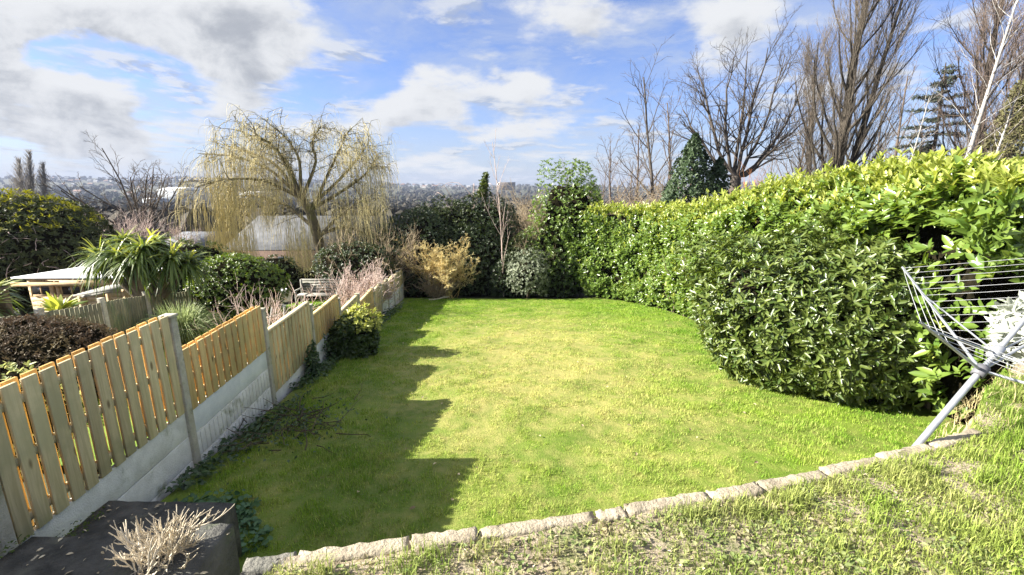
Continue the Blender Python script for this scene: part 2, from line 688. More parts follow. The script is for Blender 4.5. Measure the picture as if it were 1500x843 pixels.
def lawn_straw(t, co):
    s = t.new('ShaderNodeSeparateXYZ')
    t.link(co, s.inputs[0])
    a = t.math('MULTIPLY_ADD', s.outputs[0], 1 / 2.9, -.7 / 2.9)
    b = t.math('MULTIPLY_ADD', s.outputs[1], 1 / 5.5, -9.5 / 5.5)
    q = t.math('ADD', t.math('MULTIPLY', a, a), t.math('MULTIPLY', b, b))
    e = t.math('POWER', 2.0, t.math('MULTIPLY', q, -1.0))
    n = t.noise(co, .9, 6, .65)
    n2 = t.noise(t.scale(co, 1, .8, 1), 7, 4, .6)
    k = t.math('ADD', t.math('MULTIPLY', e, .55), t.math('MULTIPLY_ADD', n, 1.1, -.55))
    k = t.math('ADD', k, t.math('MULTIPLY_ADD', n2, .9, -.45))
    return t.ramp(k, -.04, .85, .0, .85)


def plat_straw(t, co):
    s = t.new('ShaderNodeSeparateXYZ')
    t.link(co, s.inputs[0])
    a = t.ramp(s.outputs[0], 1.0, 2.4, .38, .12)
    n = t.noise(co, 2.2, 6, .65)
    return t.math('ADD', a, t.math('MULTIPLY_ADD', n, 1.4, -.7), clamp=True)


GREEN, GREEN2, STRAW = (.155, .31, .018), (.25, .39, .032), (.62, .55, .22)
m_lawn = grass_nodes('lawn_turf', (.085, .14, .014), (.13, .19, .022), (.36, .31, .11), (.16, .13, .06), lawn_straw, False)
m_blade = grass_nodes('lawn_blades', GREEN, GREEN2, STRAW, None, lawn_straw, True)
m_pblade = grass_nodes('bank_blades', (.17, .29, .028), (.26, .36, .05), (.48, .43, .20), None, plat_straw, True)
m_soil = surf_mat('bank_soil', (.21, .17, .12), (.37, .31, .225), 9, .95, .9, 60, third=(.10, .13, .03), third_scale=3.5, third_lo=.5, third_hi=.7)
m_ground = surf_mat('earth', (.035, .035, .018), (.075, .065, .035), .35, .95, .5, 8, third=(.05, .06, .025), third_scale=.12, third_lo=.45, third_hi=.6)

xs = np.concatenate([np.linspace(-3900, -300, 60), np.linspace(-280, -30, 40), np.linspace(-28, 28, 90), np.linspace(30, 280, 40), np.linspace(300, 3900, 60)])
ys = np.concatenate([np.linspace(-60, -2, 12), np.linspace(0, 60, 80), np.linspace(64, 300, 50), np.linspace(330, 3300, 110)])
V, f = grid(xs, ys, ground_z)
ground = tag(mesh_obj('ground', V, [f], m_ground, None, True), 'sloping earth of the gardens falling away to the valley', 'ground', kind='structure')

# lawn as a sheet that follows fence, beds and hedge
ny, nx = 150, 80
yy = np.linspace(1.3, 19.9, ny)
tt = np.linspace(0, 1, nx)
Yg, Tg = np.meshgrid(yy, tt, indexing='ij')
xl = fence_x(Yg) + .1
xr = np.interp(Yg, [0, 3.2, 5, 20], [7, 6.5, 6.4, 5.6])
Xg = xl + (xr - xl) * Tg
Zg = lawn_z(Xg, Yg)
V = np.stack([Xg, Yg, Zg], -1).reshape(-1, 3)
i = np.arange(ny * nx).reshape(ny, nx)
f = np.stack([i[:-1, :-1], i[:-1, 1:], i[1:, 1:], i[1:, :-1]], -1).reshape(-1, 4)
tag(mesh_obj('lawn', V, [f], m_lawn, None, True), 'sloping back lawn between fence and laurel hedge', 'lawn', kind='structure')


def blades(x, y, z, h, wd, lean=.5, seg=2, bend=.5):
    n = len(x)
    b = np.stack([x, y, z], -1)
    az = rng.uniform(0, 2 * np.pi, n)
    ln = np.abs(rng.normal(0, lean, n))
    out = np.stack([np.cos(az), np.sin(az), np.zeros(n)], -1)
    sd_a = az + np.pi / 2 + rng.normal(0, .4, n)
    side = np.stack([np.cos(sd_a), np.sin(sd_a), np.zeros(n)], -1) * (wd * .5)[:, None]
    h = h[:, None]
    ln = ln[:, None]
    up = np.array([0, 0, 1.])
    tip = b + h * (up * (1 / np.sqrt(1 + ln ** 2)) + out * ln / np.sqrt(1 + ln ** 2)) - up * h * bend * ln * .25
    if seg == 1:
        V = np.stack([b - side, b + side, tip], 1).reshape(-1, 3)
        i = np.arange(n)[:, None] * 3
        return V, [i + np.array([0, 1, 2])]
    mid = b + h * .55 * (up + out * ln * .35)
    V = np.stack([b - side, b + side, mid - side * .75, mid + side * .75, tip], 1).reshape(-1, 3)
    i = np.arange(n)[:, None] * 5
    return V, [i + np.array([0, 1, 3, 2]), i + np.array([2, 3, 4])]


def lawn_edge_ok(x, y):
    return (x > fence_x(y) + .28 + .12 * wob(x, y, 1.5)) & (x < hedge_x(y) + .25 + .1 * wob(x, y, 2)) & (y < 19.45 + .15 * wob(x, y, 1.2))


def tuft(x, y):
    return np.clip(1.6 * (.55 * vn_a(x, y) + .45 * vn_b(x, y) + .25 * vn_c(x, y) - .38), 0, 1.3)


N = 800000
y = 1.9 + 17.9 * rng.uniform(0, 1, N) ** 1.9
x = rng.uniform(-6, 6.8, N)
ok = lawn_edge_ok(x, y) & (rng.uniform(0, 1, N) < .45 + .9 * tuft(x, y)) & (y > kerb_y(x) + .05) & (x / y > -1.5) & (np.abs(x) / y < 1.6)
x, y = x[ok], y[ok]
tf = tuft(x, y)
h = (.012 + .050 * tf) * rng.uniform(.6, 1.3, len(x)) * np.interp(y, [2, 8, 20], [1.25, 1.0, .95])
green_side = np.clip((x - 1.5) / 3, 0, 1) + np.clip((-1.6 - x) / 1.5, 0, 1)
h *= 1 + .5 * np.clip(green_side, 0, 1)
wd = np.interp(y, [2, 8, 20], [.005, .009, .018]) * rng.uniform(.7, 1.3, len(x))
V, f = blades(x, y, lawn_z(x, y) - .003, h, wd, .75, 1)
tag(mesh_obj('lawn_grass', V, f, m_blade), 'short yellow green grass covering the sloping lawn', 'grass', kind='stuff')

n = 90
x = rng.uniform(-3, 4, n)
y = rng.uniform(3.5, 15, n)
keep = lawn_edge_ok(x, y)
x, y = x[keep], y[keep]
b = np.stack([x, y, lawn_z(x, y) + .03], -1)
V, q = leaves(b, sph(len(x)) * [1, 1, .2], np.array([0, 0, 1.]) + rng.normal(0, .3, (len(x), 3)), rng.uniform(.03, .07, len(x)), .03, .4, .2)
m_fallen = surf_mat('fallen_leaf', (.22, .16, .08), (.48, .40, .26), 6, .8, 0, island=.5)
tag(mesh_obj('fallen_leaves', V, [q], m_fallen), 'a few dry leaves scattered over the lawn', 'leaves', kind='stuff')

# raised bank in the foreground
px = np.linspace(-1.0, 8.5, 150)
ts = np.linspace(0, 1, 60)
Tx, Tt = np.meshgrid(px, ts)
Yb = kerb_y(Tx) - .02 + (-4.0 - kerb_y(Tx)) * (1 - Tt) ** 1.0
Zb = plat_z(Tx, Yb)
V = np.stack([Tx, Yb, Zb], -1).reshape(-1, 3)
n_, m_ = Tx.shape
i = np.arange(n_ * m_).reshape(n_, m_)
f = np.stack([i[:-1, :-1], i[:-1, 1:], i[1:, 1:], i[1:, :-1]], -1).reshape(-1, 4)
V2 = V.copy()
# skirt down to the lawn along the far edge beyond the stones, and along the left
edge = i[-1]
sk = V[edge].copy()
out = np.clip((sk[:, 0] - 3.0) / 1.0, 0, 1)
sk[:, 1] += .05 + .55 * out
sk[:, 2] = lawn_z(sk[:, 0], sk[:, 1]) - .15
k0 = len(V)
ef = np.stack([edge[:-1], k0 + np.arange(len(edge) - 1), k0 + 1 + np.arange(len(edge) - 1), edge[1:]], -1)[:, ::-1]
le = i[:, 0]
sl = V[le].copy()
sl[:, 2] -= 1.3
k1 = k0 + len(sk)
lf = np.stack([le[:-1], k1 + np.arange(len(le) - 1), k1 + 1 + np.arange(len(le) - 1), le[1:]], -1)
tag(mesh_obj('bank', np.concatenate([V, sk, sl]), [f, ef, lf], m_soil, None, True), 'raised earth bank with patchy grass in the foreground', 'bank', kind='structure')

# patchy grass and clover on the bank
N = 190000
x = rng.uniform(-1.0, 4.2, N)
y = rng.uniform(.9, 3.6, N)
cover = -.50 + .70 * vn_c(x, y) + .5 * vn_b(x + 5, y) + .35 * vn_a(x, y) + .75 * np.clip((x - 1.0) / 1.1, 0, 1)
ok = (y < kerb_y(x) - np.where(x > 2.95, -.03, .065)) & (rng.uniform(0, 1, N) < cover)
x, y = x[ok], y[ok]
h = (.008 + .040 * np.clip(1.7 * vn_a(x + 3, y) - .35 + .4 * vn_c(x, y), 0, 1.3)) * rng.uniform(.5, 1.5, len(x)) * (.72 + .6 * np.clip((x - 1.0) / 1.5, 0, 1))
wd = .0038 * rng.uniform(.7, 1.5, len(x))
parts = [blades(x, y, plat_z(x, y) - .004, h, wd, 1.15, 2)]
# taller tufts, some right against the stones
tx, ty = [], []
for k in range(60):
    cx = rng.uniform(-.9, 4)
    cy = kerb_y(cx) - .14 - (rng.uniform(0, .06) if k < 26 else rng.uniform(0, 1.2))
    nn = rng.integers(40, 110)
    r_ = rng.uniform(.03, .07)
    tx.append(cx + rng.normal(0, r_, nn))
    ty.append(cy + rng.normal(0, r_ * .7, nn))
tx, ty = np.concatenate(tx), np.concatenate(ty)
ok = ty < kerb_y(tx) - np.where(tx > 2.95, -.03, .07)
tx, ty = tx[ok], ty[ok]
parts.append(blades(tx, ty, plat_z(tx, ty) - .004, rng.uniform(.04, .11, len(tx)), np.full(len(tx), .0042), .7, 2))
V = np.concatenate([p[0] for p in parts])
o1 = len(parts[0][0])
tag(mesh_obj('bank_grass', V, [np.concatenate([parts[0][1][0], parts[1][1][0] + o1]), np.concatenate([parts[0][1][1], parts[1][1][1] + o1])], m_pblade),
    'thin patchy grass with tufts on the foreground bank', 'grass', kind='stuff')
m_clover = leaf_mat('weed_leaf', (.11, .165, .045), (.25, .285, .11), .6, .25, .3, patch=(.30, .26, .15), pscale=6)
N = 34000
x = rng.uniform(-1.0, 3.4, N)
y = rng.uniform(.9, 3.2, N)
cover = .1 + .9 * vn_b(x, y + 7) - .55 * np.clip((x - 1.4) / 1.2, 0, 1)
ok = (y < kerb_y(x) - .09) & (rng.uniform(0, 1, N) < cover)
x, y = x[ok], y[ok]
b = np.stack([x, y, plat_z(x, y) + rng.uniform(.0, .02, len(x))], -1)
d = sph(len(x))
d[:, 2] = np.abs(d[:, 2]) * .5
nr = np.array([0, 0, 1.]) + rng.normal(0, .4, (len(x), 3))
V, q = leaves(b, d, nr, rng.uniform(.012, .032, len(x)), rng.uniform(.008, .02, len(x)), .3, .2)
tag(mesh_obj('bank_weeds', V, [q], m_clover), 'low clover and moss leaves over the bare soil', 'weeds', kind='stuff')
m_litter = surf_mat('dead_leaf', (.30, .24, .15), (.55, .48, .34), 6, .8, 0, island=.4)
N = 1500
x = rng.uniform(-1.0, 3.6, N)
y = rng.uniform(.9, 3.2, N)
ok = y < kerb_y(x) - .09
x, y = x[ok], y[ok]
b = np.stack([x, y, plat_z(x, y) + .008], -1)
d = sph(len(x)) * np.array([1, 1, .25])
V, q = leaves(b, d, np.array([0, 0, 1.]) + rng.normal(0, .3, (len(x), 3)), rng.uniform(.012, .04, len(x)), rng.uniform(.004, .012, len(x)), .4, .1)
tag(mesh_obj('leaf_litter', V, [q], m_litter), 'straw coloured dead bits scattered on the soil', 'litter', kind='stuff')

# ------------------------------------------------------------------ retaining wall and its coping stones
m_stone = surf_mat('coping_concrete', (.26, .22, .16), (.44, .38, .28), 7, .92, .9, 45, third=(.13, .115, .075), third_scale=9, third_lo=.58, third_hi=.72, island=.12)
m_stone_d = surf_mat('coping_concrete_dark', (.10, .10, .085), (.20, .19, .16), 8, .9, .9, 45)  # darker concrete for the left end stone
wall_root = empty('retaining_wall', (.9, 2.0, -2.75), 'low concrete retaining wall with worn pale edging stones across the foreground', 'garden wall')
mb = MB()
for a, b in zip(KERB[1:5], KERB[2:6]):
    a, b = np.array([*a, 0]), np.array([*b, 0])
    t_ = unit(b - a)
    n_ = np.array([-t_[1], t_[0], 0])
    L_ = np.linalg.norm(b - a)
    mb.box((a + b) / 2 + np.array([0, 0, -2.28]) - n_ * .03, t_ * L_ / 2, n_ * .045, (0, 0, .66))
mb.build('wall_face', m_stone, wall_root)


def rough_block(c, t_, n_, L, Wd, Hh, mat, parent, name='coping_stone'):
    """one worn block: a subdivided box with chipped corners"""
    nu, nv, nw = 14, 5, 4
    pts, idx = {}, []
    V = []

    def vid(i, j, k):
        key = (i, j, k)
        if key not in pts:
            pts[key] = len(V)
            a, b_, h_ = i / (nu - 1) * 2 - 1, j / (nv - 1) * 2 - 1, k / (nw - 1) * 2 - 1
            p = np.array([a, b_, h_])
            q = np.abs(p) > .99
            s_ = np.array([L / 2, Wd / 2, Hh / 2])
            pp = p * s_
            if q.sum() >= 2:
                pp = pp - np.sign(p) * q * rng.uniform(.001, .009, 3) * np.where(rng.uniform() < .12, 2.2, 1)
            else:
                pp = pp + rng.normal(0, .0025, 3)
            V.append(c + t_ * pp[0] + n_ * pp[1] + np.array([0, 0, pp[2]]))
        return pts[key]

    for i in range(nu - 1):
        for j in range(nv - 1):
            for k, flip in ((0, 1), (nw - 1, 0)):
                q = [vid(i, j, k), vid(i + 1, j, k), vid(i + 1, j + 1, k), vid(i, j + 1, k)]
                idx.append(q[::-1] if flip else q)
    for i in range(nu - 1):
        for k in range(nw - 1):
            for j, flip in ((0, 0), (nv - 1, 1)):
                q = [vid(i, j, k), vid(i + 1, j, k), vid(i + 1, j, k + 1), vid(i, j, k + 1)]
                idx.append(q[::-1] if flip else q)
    for j in range(nv - 1):
        for k in range(nw - 1):
            for i, flip in ((0, 1), (nu - 1, 0)):
                q = [vid(i, j, k), vid(i, j + 1, k), vid(i, j + 1, k + 1), vid(i, j, k + 1)]
                idx.append(q[::-1] if flip else q)
    return mesh_obj(name, np.array(V), [np.array(idx)], mat, parent)


# block ends along the kerb, by arc x
ends = [-1.14, -.93, -.46, -.16, .40, .55, 1.0, 1.30, 1.72, 2.12, 2.52, 2.98]
for a, b in zip(ends[:-1], ends[1:]):
    pa, pb = np.array([a, kerb_y(a), 0]), np.array([b, kerb_y(b), 0])
    if a < -1:
        pa[1] += -.02
    t_ = unit(pb - pa)
    n_ = np.array([-t_[1], t_[0], 0])
    L_ = np.linalg.norm(pb - pa) - rng.uniform(.001, .006)
    c = (pa + pb) / 2 - n_ * (.034 + rng.uniform(-.008, .008))
    c[2] = PLAT - .066 + rng.uniform(-.008, .008) + .05 * np.clip((c[0] - 1.2) / 2.5, 0, 1)
    ang = rng.normal(0, .012)
    t2 = t_ * math.cos(ang) + n_ * math.sin(ang)
    n2 = np.array([-t2[1], t2[0], 0])
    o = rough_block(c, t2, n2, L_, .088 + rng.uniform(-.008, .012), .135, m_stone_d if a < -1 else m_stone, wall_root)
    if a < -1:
        o['label'] = 'dark end stone nearest the fence'

# ------------------------------------------------------------------ boundary fence
def wood_mat(name, a, b, third):
    m, t, p, out = base_mat(name)
    co = t.new('ShaderNodeTexCoord').outputs['Object']
    geo = t.new('ShaderNodeNewGeometry')
    rnd = geo.outputs['Random Per Island']
    off = t.new('ShaderNodeVectorMath', operation='ADD')
    t.link(t.scale(co, 26, 26, 1.6), off.inputs[0])
    t.link(t.xyz(t.math('MULTIPLY', rnd, 37.0), t.math('MULTIPLY', rnd, 11.0), 0.0), off.inputs[1])
    grain = t.noise(off.outputs[0], 1.0, 8, .65, .8)
    col = t.mix(t.ramp(grain, .3, .7), a, b)
    col = t.mix(t.ramp(t.noise(co, 2.1, 5), .46, .66, 0, .85), col, third)
    hs = t.new('ShaderNodeHueSaturation')
    t.link(t.ramp(rnd, 0, 1, .74, 1.22, False), hs.inputs['Value'])
    t.link(col, hs.inputs['Color'])
    kv = t.new('ShaderNodeTexVoronoi')
    t.link(t.scale(co, 7, 7, 2.6), kv.inputs['Vector'])
    kv.inputs['Scale'].default_value = 1.0
    col = t.mix(t.ramp(kv.outputs['Distance'], .07, .17, .8, 0), hs.outputs[0], (.12, .075, .03))
    t.link(col, p.inputs['Base Color'])
    p.inputs['Roughness'].default_value = .75
    p.inputs['Specular IOR Level'].default_value = .25
    bn = t.new('ShaderNodeBump')
    bn.inputs['Strength'].default_value = .35
    bn.inputs['Distance'].default_value = .006
    t.link(grain, bn.inputs['Height'])
    t.link(bn.outputs[0], p.inputs['Normal'])
    return m


m_wood = wood_mat('fence_timber', (.45, .37, .205), (.63, .53, .32), (.39, .35, .20))
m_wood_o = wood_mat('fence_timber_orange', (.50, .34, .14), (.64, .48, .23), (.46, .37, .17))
m_wood_glow = wood_mat('fence_timber_glow', (.56, .30, .08), (.70, .42, .14), (.52, .32, .10))  # orange stands in for sun glow seen through the plank gaps
m_wood_old = wood_mat('fence_timber_old', (.17, .16, .09), (.27, .25, .15), (.13, .15, .07))
m_conc = surf_mat('fence_concrete', (.62, .61, .56), (.80, .79, .75), 5, .9, .5, 70, third=(.30, .31, .20), third_scale=3.4, third_lo=.55, third_hi=.74)
m_conc_p = surf_mat('post_concrete', (.40, .37, .29), (.56, .53, .44), 8, .9, .6, 60, third=(.27, .26, .17), third_scale=4)
m_conc_new = surf_mat('fence_concrete_new', (.62, .65, .66), (.74, .76, .76), 5, .85, .3, 70)

posts = []   # (Y, top z)
POSTPX = [(240, 461), (375, 452), (446, 446), (488, 437), (517, 430), (539, 421), (550, 414), (560, 408), (569, 403), (576, 397.5), (582, 393)]
for (u, v) in POSTPX:
    d = ray(u + 6, v)
    k = d[0] / d[1]
    Y = (FX0 - FK * 4.4) / (k - FK)
    posts.append((Y, d[2] / d[1] * Y))
posts = [(posts[0][0] - 1.98, -.95)] + posts
posts = [(posts[0][0] - 1.95, -.8)] + posts
fence = empty('boundary_fence', (fence_x(4.4), 4.4, -3.1), 'long stepped timber fence with concrete posts and pale gravel boards along the lawn', 'fence')
FD = unit(np.array([FK, 1, 0]))      # along the fence
FN = np.array([FD[1], -FD[0], 0])    # towards the lawn
for k, (Y, zt) in enumerate(posts):
    g0 = float(garden_z(0, Y))
    c = np.array([fence_x(Y), Y, 0])
    mb = MB()
    zt2 = zt - .035
    mb.box(c + [0, 0, (zt2 + g0 - .3) / 2], FD * .048, FN * .055, (0, 0, (zt2 - g0 + .3) / 2))
    mb.build('post', m_conc_p, fence, bevel=.008)
    cap = MB()
    cap.box(c + [0, 0, zt2 + .018], FD * .060, FN * .066, (0, 0, .016))
    cap.build('post_cap', m_conc_p, fence, bevel=.008)

# bays: (top z, plank bottom z, new first board?, orange?, capped?, pitch)
bays = {0: (-.95, -1.75, 0, 0, 0, .142), 1: (-1.33, -2.43, 0, 0, 0, .142), 2: (-1.76, -2.47, 1, 1, 0, .142), 3: (-2.24, -3.24, 0, 0, 1, .155), 4: (-2.56, -3.15, 1, 1, 1, .150)}
for k in range(len(posts) - 1):
    (Ya, za), (Yb_, zb) = posts[k], posts[k + 1]
    if k in bays:
        top, bot, new, orange, capped, pitch = bays[k]
    else:
        top, new, orange, capped, pitch = zb - .06, (k > 8), k % 3 == 0, 1, .145
        bot = top - (.95 if k < 8 else .62)
    A = np.array([fence_x(Ya), Ya, 0]) + FD * .05
    B = np.array([fence_x(Yb_), Yb_, 0]) - FD * .05
    Lb = np.linalg.norm(B - A)
    mb = MB()
    npl = max(3, int(round(Lb / pitch)))
    pt = Lb / npl
    pw_ = pt * (.74 if not capped else .70)
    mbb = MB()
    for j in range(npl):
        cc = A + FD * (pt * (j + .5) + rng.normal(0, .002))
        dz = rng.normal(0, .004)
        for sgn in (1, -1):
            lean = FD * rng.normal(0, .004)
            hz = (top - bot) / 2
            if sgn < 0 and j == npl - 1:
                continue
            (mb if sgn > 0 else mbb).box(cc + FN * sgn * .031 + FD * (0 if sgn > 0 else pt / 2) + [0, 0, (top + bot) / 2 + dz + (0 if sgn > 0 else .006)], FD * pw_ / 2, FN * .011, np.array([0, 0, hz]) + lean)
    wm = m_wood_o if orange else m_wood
    pan = mb.build('panel', wm, fence, bevel=.003)
    mbb.build('back_board', m_wood_glow, pan, bevel=.003)
    rl = MB()
    for zz in (bot + .12, (top + bot) / 2, top - .14):
        rl.box((A + B) / 2 + [0, 0, zz], FD * Lb / 2, FN * .019, (0, 0, .03))
    if capped:
        rl.box((A + B) / 2 + [0, 0, top + .018], FD * Lb / 2, FN * .05, (0, 0, .010))
    for e_ in (A + FD * .012, B - FD * .012):
        rl.box(e_ - FN * .020 + [0, 0, (top + bot) / 2], FD * .028, FN * .008, (0, 0, (top - bot) / 2))
    rails = rl.build('rail', wm, pan)
    # gravel boards stacked under the panel down into the soil
    gz = min(float(garden_z(0, Yb_)), float(garden_z(0, Ya))) - .1
    z1 = bot + .004
    first = True
    while z1 > gz + .02:
        z0 = z1 - .30
        gb = MB()
        gb.box((A + B) / 2 + [0, 0, (z0 + z1) / 2 + .002], FD * (Lb / 2 + .01), FN * .022, (0, 0, .146))
        if not first and k == 2:
            nr_ = int(Lb / .09)
            for j in range(nr_):
                gb.box(A + FD * (Lb * (j + .5) / nr_) + FN * .024 + [0, 0, (z0 + z1) / 2], FD * .036, FN * .005, (0, 0, .13))
        gb.build('gravel_board', m_conc_new if (new and first) else m_conc, fence, bevel=.006)
        z1 = z0
        first = False

# ------------------------------------------------------------------ plants: generic builders
m_bark = surf_mat('bark_grey', (.11, .085, .06), (.20, .165, .125), 9, .9, .5, 30, stretch=(1, 1, .3))
m_bark_d = surf_mat('bark_dark', (.055, .042, .03), (.11, .085, .06), 9, .9, .5, 30, stretch=(1, 1, .3))
m_bark_br = surf_mat('bark_brown', (.095, .07, .055), (.16, .125, .10), 9, .9, .4, 30)
m_bark_o = surf_mat('bark_orange', (.40, .16, .06), (.5, .22, .09), 9, .9, .2, 30)
m_birch = surf_mat('bark_birch', (.27, .255, .235), (.38, .365, .335), 3, .7, .2, 30, third=(.07, .06, .055), third_scale=7, third_lo=.56, third_hi=.62)
m_willow = surf_mat('willow_twig', (.42, .355, .16), (.56, .485, .25), 3, .7, 0, island=.2)
m_willow_b = surf_mat('willow_bark', (.09, .075, .045), (.16, .135, .08), 9, .9, .5, 30, third=(.12, .12, .04), third_scale=2)
m_core = surf_mat('core_shade', (.008, .008, .005), (.02, .017, .010), 12, 1, .8, 25, spec=.0)  # near-black: shade inside the foliage put into the colour of solid cores
m_pink = surf_mat('pale_pink_twig', (.38, .28, .24), (.52, .42, .37), 5, .8, 0, island=.3)


def bush(name, c, rad, n, L, Wd, mat, label, cat='shrub', group=None, k=6, amp=.22, up=.5, core=.82, spread=(.7, 1.25), depth=.3, lumps=16, sharp=9, low=-.75, corem=None, zmin=garden_z, along=.05, droop=.15, partname='foliage', stem=True):
    c = np.asarray(c, float)
    rad = np.asarray(rad, float)
    base = (c[0], c[1], float(zmin(c[0], c[1])))
    root = empty(name, base, label, cat, group)
    lump = Lumpy(lumps, amp, sharp)
    p, nr = shell_points(n, c, rad, lump, depth, zmin, low)
    ax = nr + np.array([0, 0, up]) + rng.normal(0, .35, nr.shape)
    V, q = rosettes(p, ax, k, L, Wd, spread, .25, along, droop=droop)
    mesh_obj(partname, V, [q], mat, root)
    if core:
        core_mesh('shade_core', c, rad, lump, corem or m_core, root, core, base[2] - .05)
    if stem:
        ps = []
        for j in range(5):
            a = rng.uniform(0, 6.28)
            e = c + np.array([math.cos(a), math.sin(a), 0]) * rad * .45
            s_ = np.array([c[0] + rng.normal(0, .05), c[1] + rng.normal(0, .05), base[2] - .1])
            ps.append((np.linspace(s_, e, 5), np.linspace(.04, .02, 5) * max(.5, rad.max())))
        tube_obj('stem', ps, m_bark_d, root, 6)
    return root


def branch(start, d, L, r, n, wander, trop, rg, taper=.35):
    """one wandering limb -> points, radii"""
    p = [np.asarray(start, float)]
    d = unit(np.asarray(d, float))
    for _ in range(n - 1):
        d = unit(d + rg.normal(0, wander, 3) + np.asarray(trop))
        p.append(p[-1] + d * L / (n - 1))
    return np.array(p), np.linspace(r, r * taper, n)


def grow(start, d, L, r, spec, rg, level=0, out=None):
    """spec: one dict per level"""
    if out is None:
        out = {}
    s = spec[level]
    p, rad = branch(start, d, L, r, s.get('n', 6), s['wander'], s.get('trop', (0, 0, 0)), rg, s.get('taper', .35))
    out.setdefault(level, []).append((p, rad))
    if level + 1 < len(spec):
        ch = spec[level + 1]
        cnt = ch['count'] if isinstance(ch['count'], int) else int(rg.integers(ch['count'][0], ch['count'][1] + 1))
        a0, a1 = ch.get('from', (.25, 1.0))
        az = rg.uniform(0, 6.28)
        for j in range(cnt):
            f = a0 + (a1 - a0) * (j + rg.uniform(.1, .9)) / cnt
            x = f * (len(p) - 1)
            i = min(int(x), len(p) - 2)
            fr = x - i
            pos = p[i] * (1 - fr) + p[i + 1] * fr
            tan = unit(p[i + 1] - p[i])
            az += 2.4 + rg.normal(0, .4)
            ref = unit(np.cross(tan, [.3, .2, .9] if abs(tan[2]) < .9 else [1, 0, 0]))
            bi = np.cross(tan, ref)
            ang = rg.uniform(*ch['angle'])
            nd = tan * math.cos(ang) + (ref * math.cos(az) + bi * math.sin(az)) * math.sin(ang)
            if ch.get('flat'):
                nd[2] *= ch['flat']
            LL = L * rg.uniform(*ch['len']) * (1 - ch.get('fall', .4) * f)
            rr = (rad[i] * (1 - fr) + rad[i + 1] * fr) * ch.get('rr', .6)
            grow(pos, nd, LL, max(rr, ch.get('rmin', .004)), spec, rg, level + 1, out)
    return out


def tree(name, base, d, L, r, spec, mats, label, cat='tree', group=None, seed=1, extra=None):
    rg = np.random.default_rng(seed)
    root = empty(name, base, label, cat, group)
    o = grow(base, d, L, r, spec, rg)
    tube_obj('trunk', o[0], mats[0], root, 8)
    lim = [b for l in o if 0 < l <= 1 for b in o[l]]
    tw = [b for l in o if l >= 2 for b in o[l]]
    br = tube_obj('crown', lim, mats[1], root, 5) if lim else None
    if tw:
        t2 = tube_obj('twig', tw, mats[2], br, 3)
    return root, o


# ------------------------------------------------------------------ laurel hedge
m_laurel = leaf_mat('laurel_leaf', (.075, .14, .022), (.20, .275, .055), .30, .28, .6, patch=(.12, .19, .035), pscale=.9)
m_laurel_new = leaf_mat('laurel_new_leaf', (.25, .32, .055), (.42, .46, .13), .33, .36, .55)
m_rhodo = leaf_mat('rhododendron_leaf', (.045, .082, .014), (.145, .185, .042), .36, .22, .55)
hedge_top = lambda y: np.interp(y, [3.6, 4.2, 4.8, 6.4, 8.3, 10.8, 14.7, 18, 20.2], [-.4, -.25, .0, .22, .13, -.08, -.80, -1.0, -1.05])
hedge = empty('laurel_hedge', (6.2, 11, float(garden_z(0, 11))), 'tall clipped laurel hedge running along the right side of the lawn', 'hedge')


def hedge_pts(n, y0, y1):
    y = y0 + (y1 - y0) * rng.uniform(0, 1, n) ** 1.25
    xf = hedge_x(y)
    zt = hedge_top(y) + .10 * wob(y, y * .3, 1.1, 2)
    zb = garden_z(0, y) + .12
    wd_ = np.interp(y, [5, 6.2, 9], [.6, 1.0, 1.7])
    hgt = zt - zb
    s_ = rng.uniform(0, 1, n) * (hgt + wd_ * .8)
    face = s_ < hgt
    bulge = .22 * wob(y, (zb + s_), 1.3, 3) + .10 * wob(y, zb + s_, 3.1, 1)
    rnd_top = np.clip((s_ - hgt + .7) / .7, 0, 1) ** 2 * .35
    under = np.clip(.5 - s_, 0, .5) * .5
    dep = rng.uniform(0, 1, n) ** 2 * .40
    p = np.where(face[:, None], np.stack([xf - bulge + rnd_top + under + dep, y, zb + s_], -1),
                 np.stack([xf + .25 + (s_ - hgt) * 1.2, y, zt - (s_ - hgt) * np.interp(y, [5, 8], [.85, .05]) + .13 * wob(xf + s_, y, 2.7, 5) - dep * .5], -1))
    slope = np.gradient(hedge_x(np.linspace(3, 20.5, 400)), np.linspace(3, 20.5, 400))
    sl = np.interp(y, np.linspace(3, 20.5, 400), slope)
    nf = unit(np.stack([-np.ones(n), sl, np.full(n, .25)], -1))
    nt = unit(np.stack([np.full(n, -.25), np.zeros(n), np.ones(n)], -1))
    k_ = np.clip((s_ - hgt + .5) / .6, 0, 1)[:, None]
    return p, unit(nf * (1 - k_) + nt * k_), face


p, nr, face = hedge_pts(19500, 5.2, 20.2)
vn_h = VNoise(.42, 15)
keep = ((p[:, 1] > 7.3) | (p[:, 2] > -.55) | (rng.uniform(0, 1, len(p)) < .05)) & (rng.uniform(0, 1, len(p)) < np.clip(vn_h(p[:, 1], p[:, 2] + .4 * p[:, 0]) * 3.0 - .35, .10, 1))
p, nr = p[keep], nr[keep]
near = np.interp(p[:, 1], [4, 9, 20], [1.12, 1.0, 1.0])
ax = nr + np.array([-.05, -.1, .75]) + rng.normal(0, .35, nr.shape)
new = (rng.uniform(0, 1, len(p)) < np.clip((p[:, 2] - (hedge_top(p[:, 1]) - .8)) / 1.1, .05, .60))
big = p[~new][:, 1] < 7.6
Va, Qa = join([rosettes(p[~new][~big], ax[~new][~big], 6, .150, .40, (.55, 1.25), .25, .10), rosettes(p[~new][big], ax[~new][big], 6, .185, .40, (.5, 1.25), .25, .12)])
Qa = Qa[0]
mesh_obj('foliage', Va, [Qa], m_laurel, hedge)
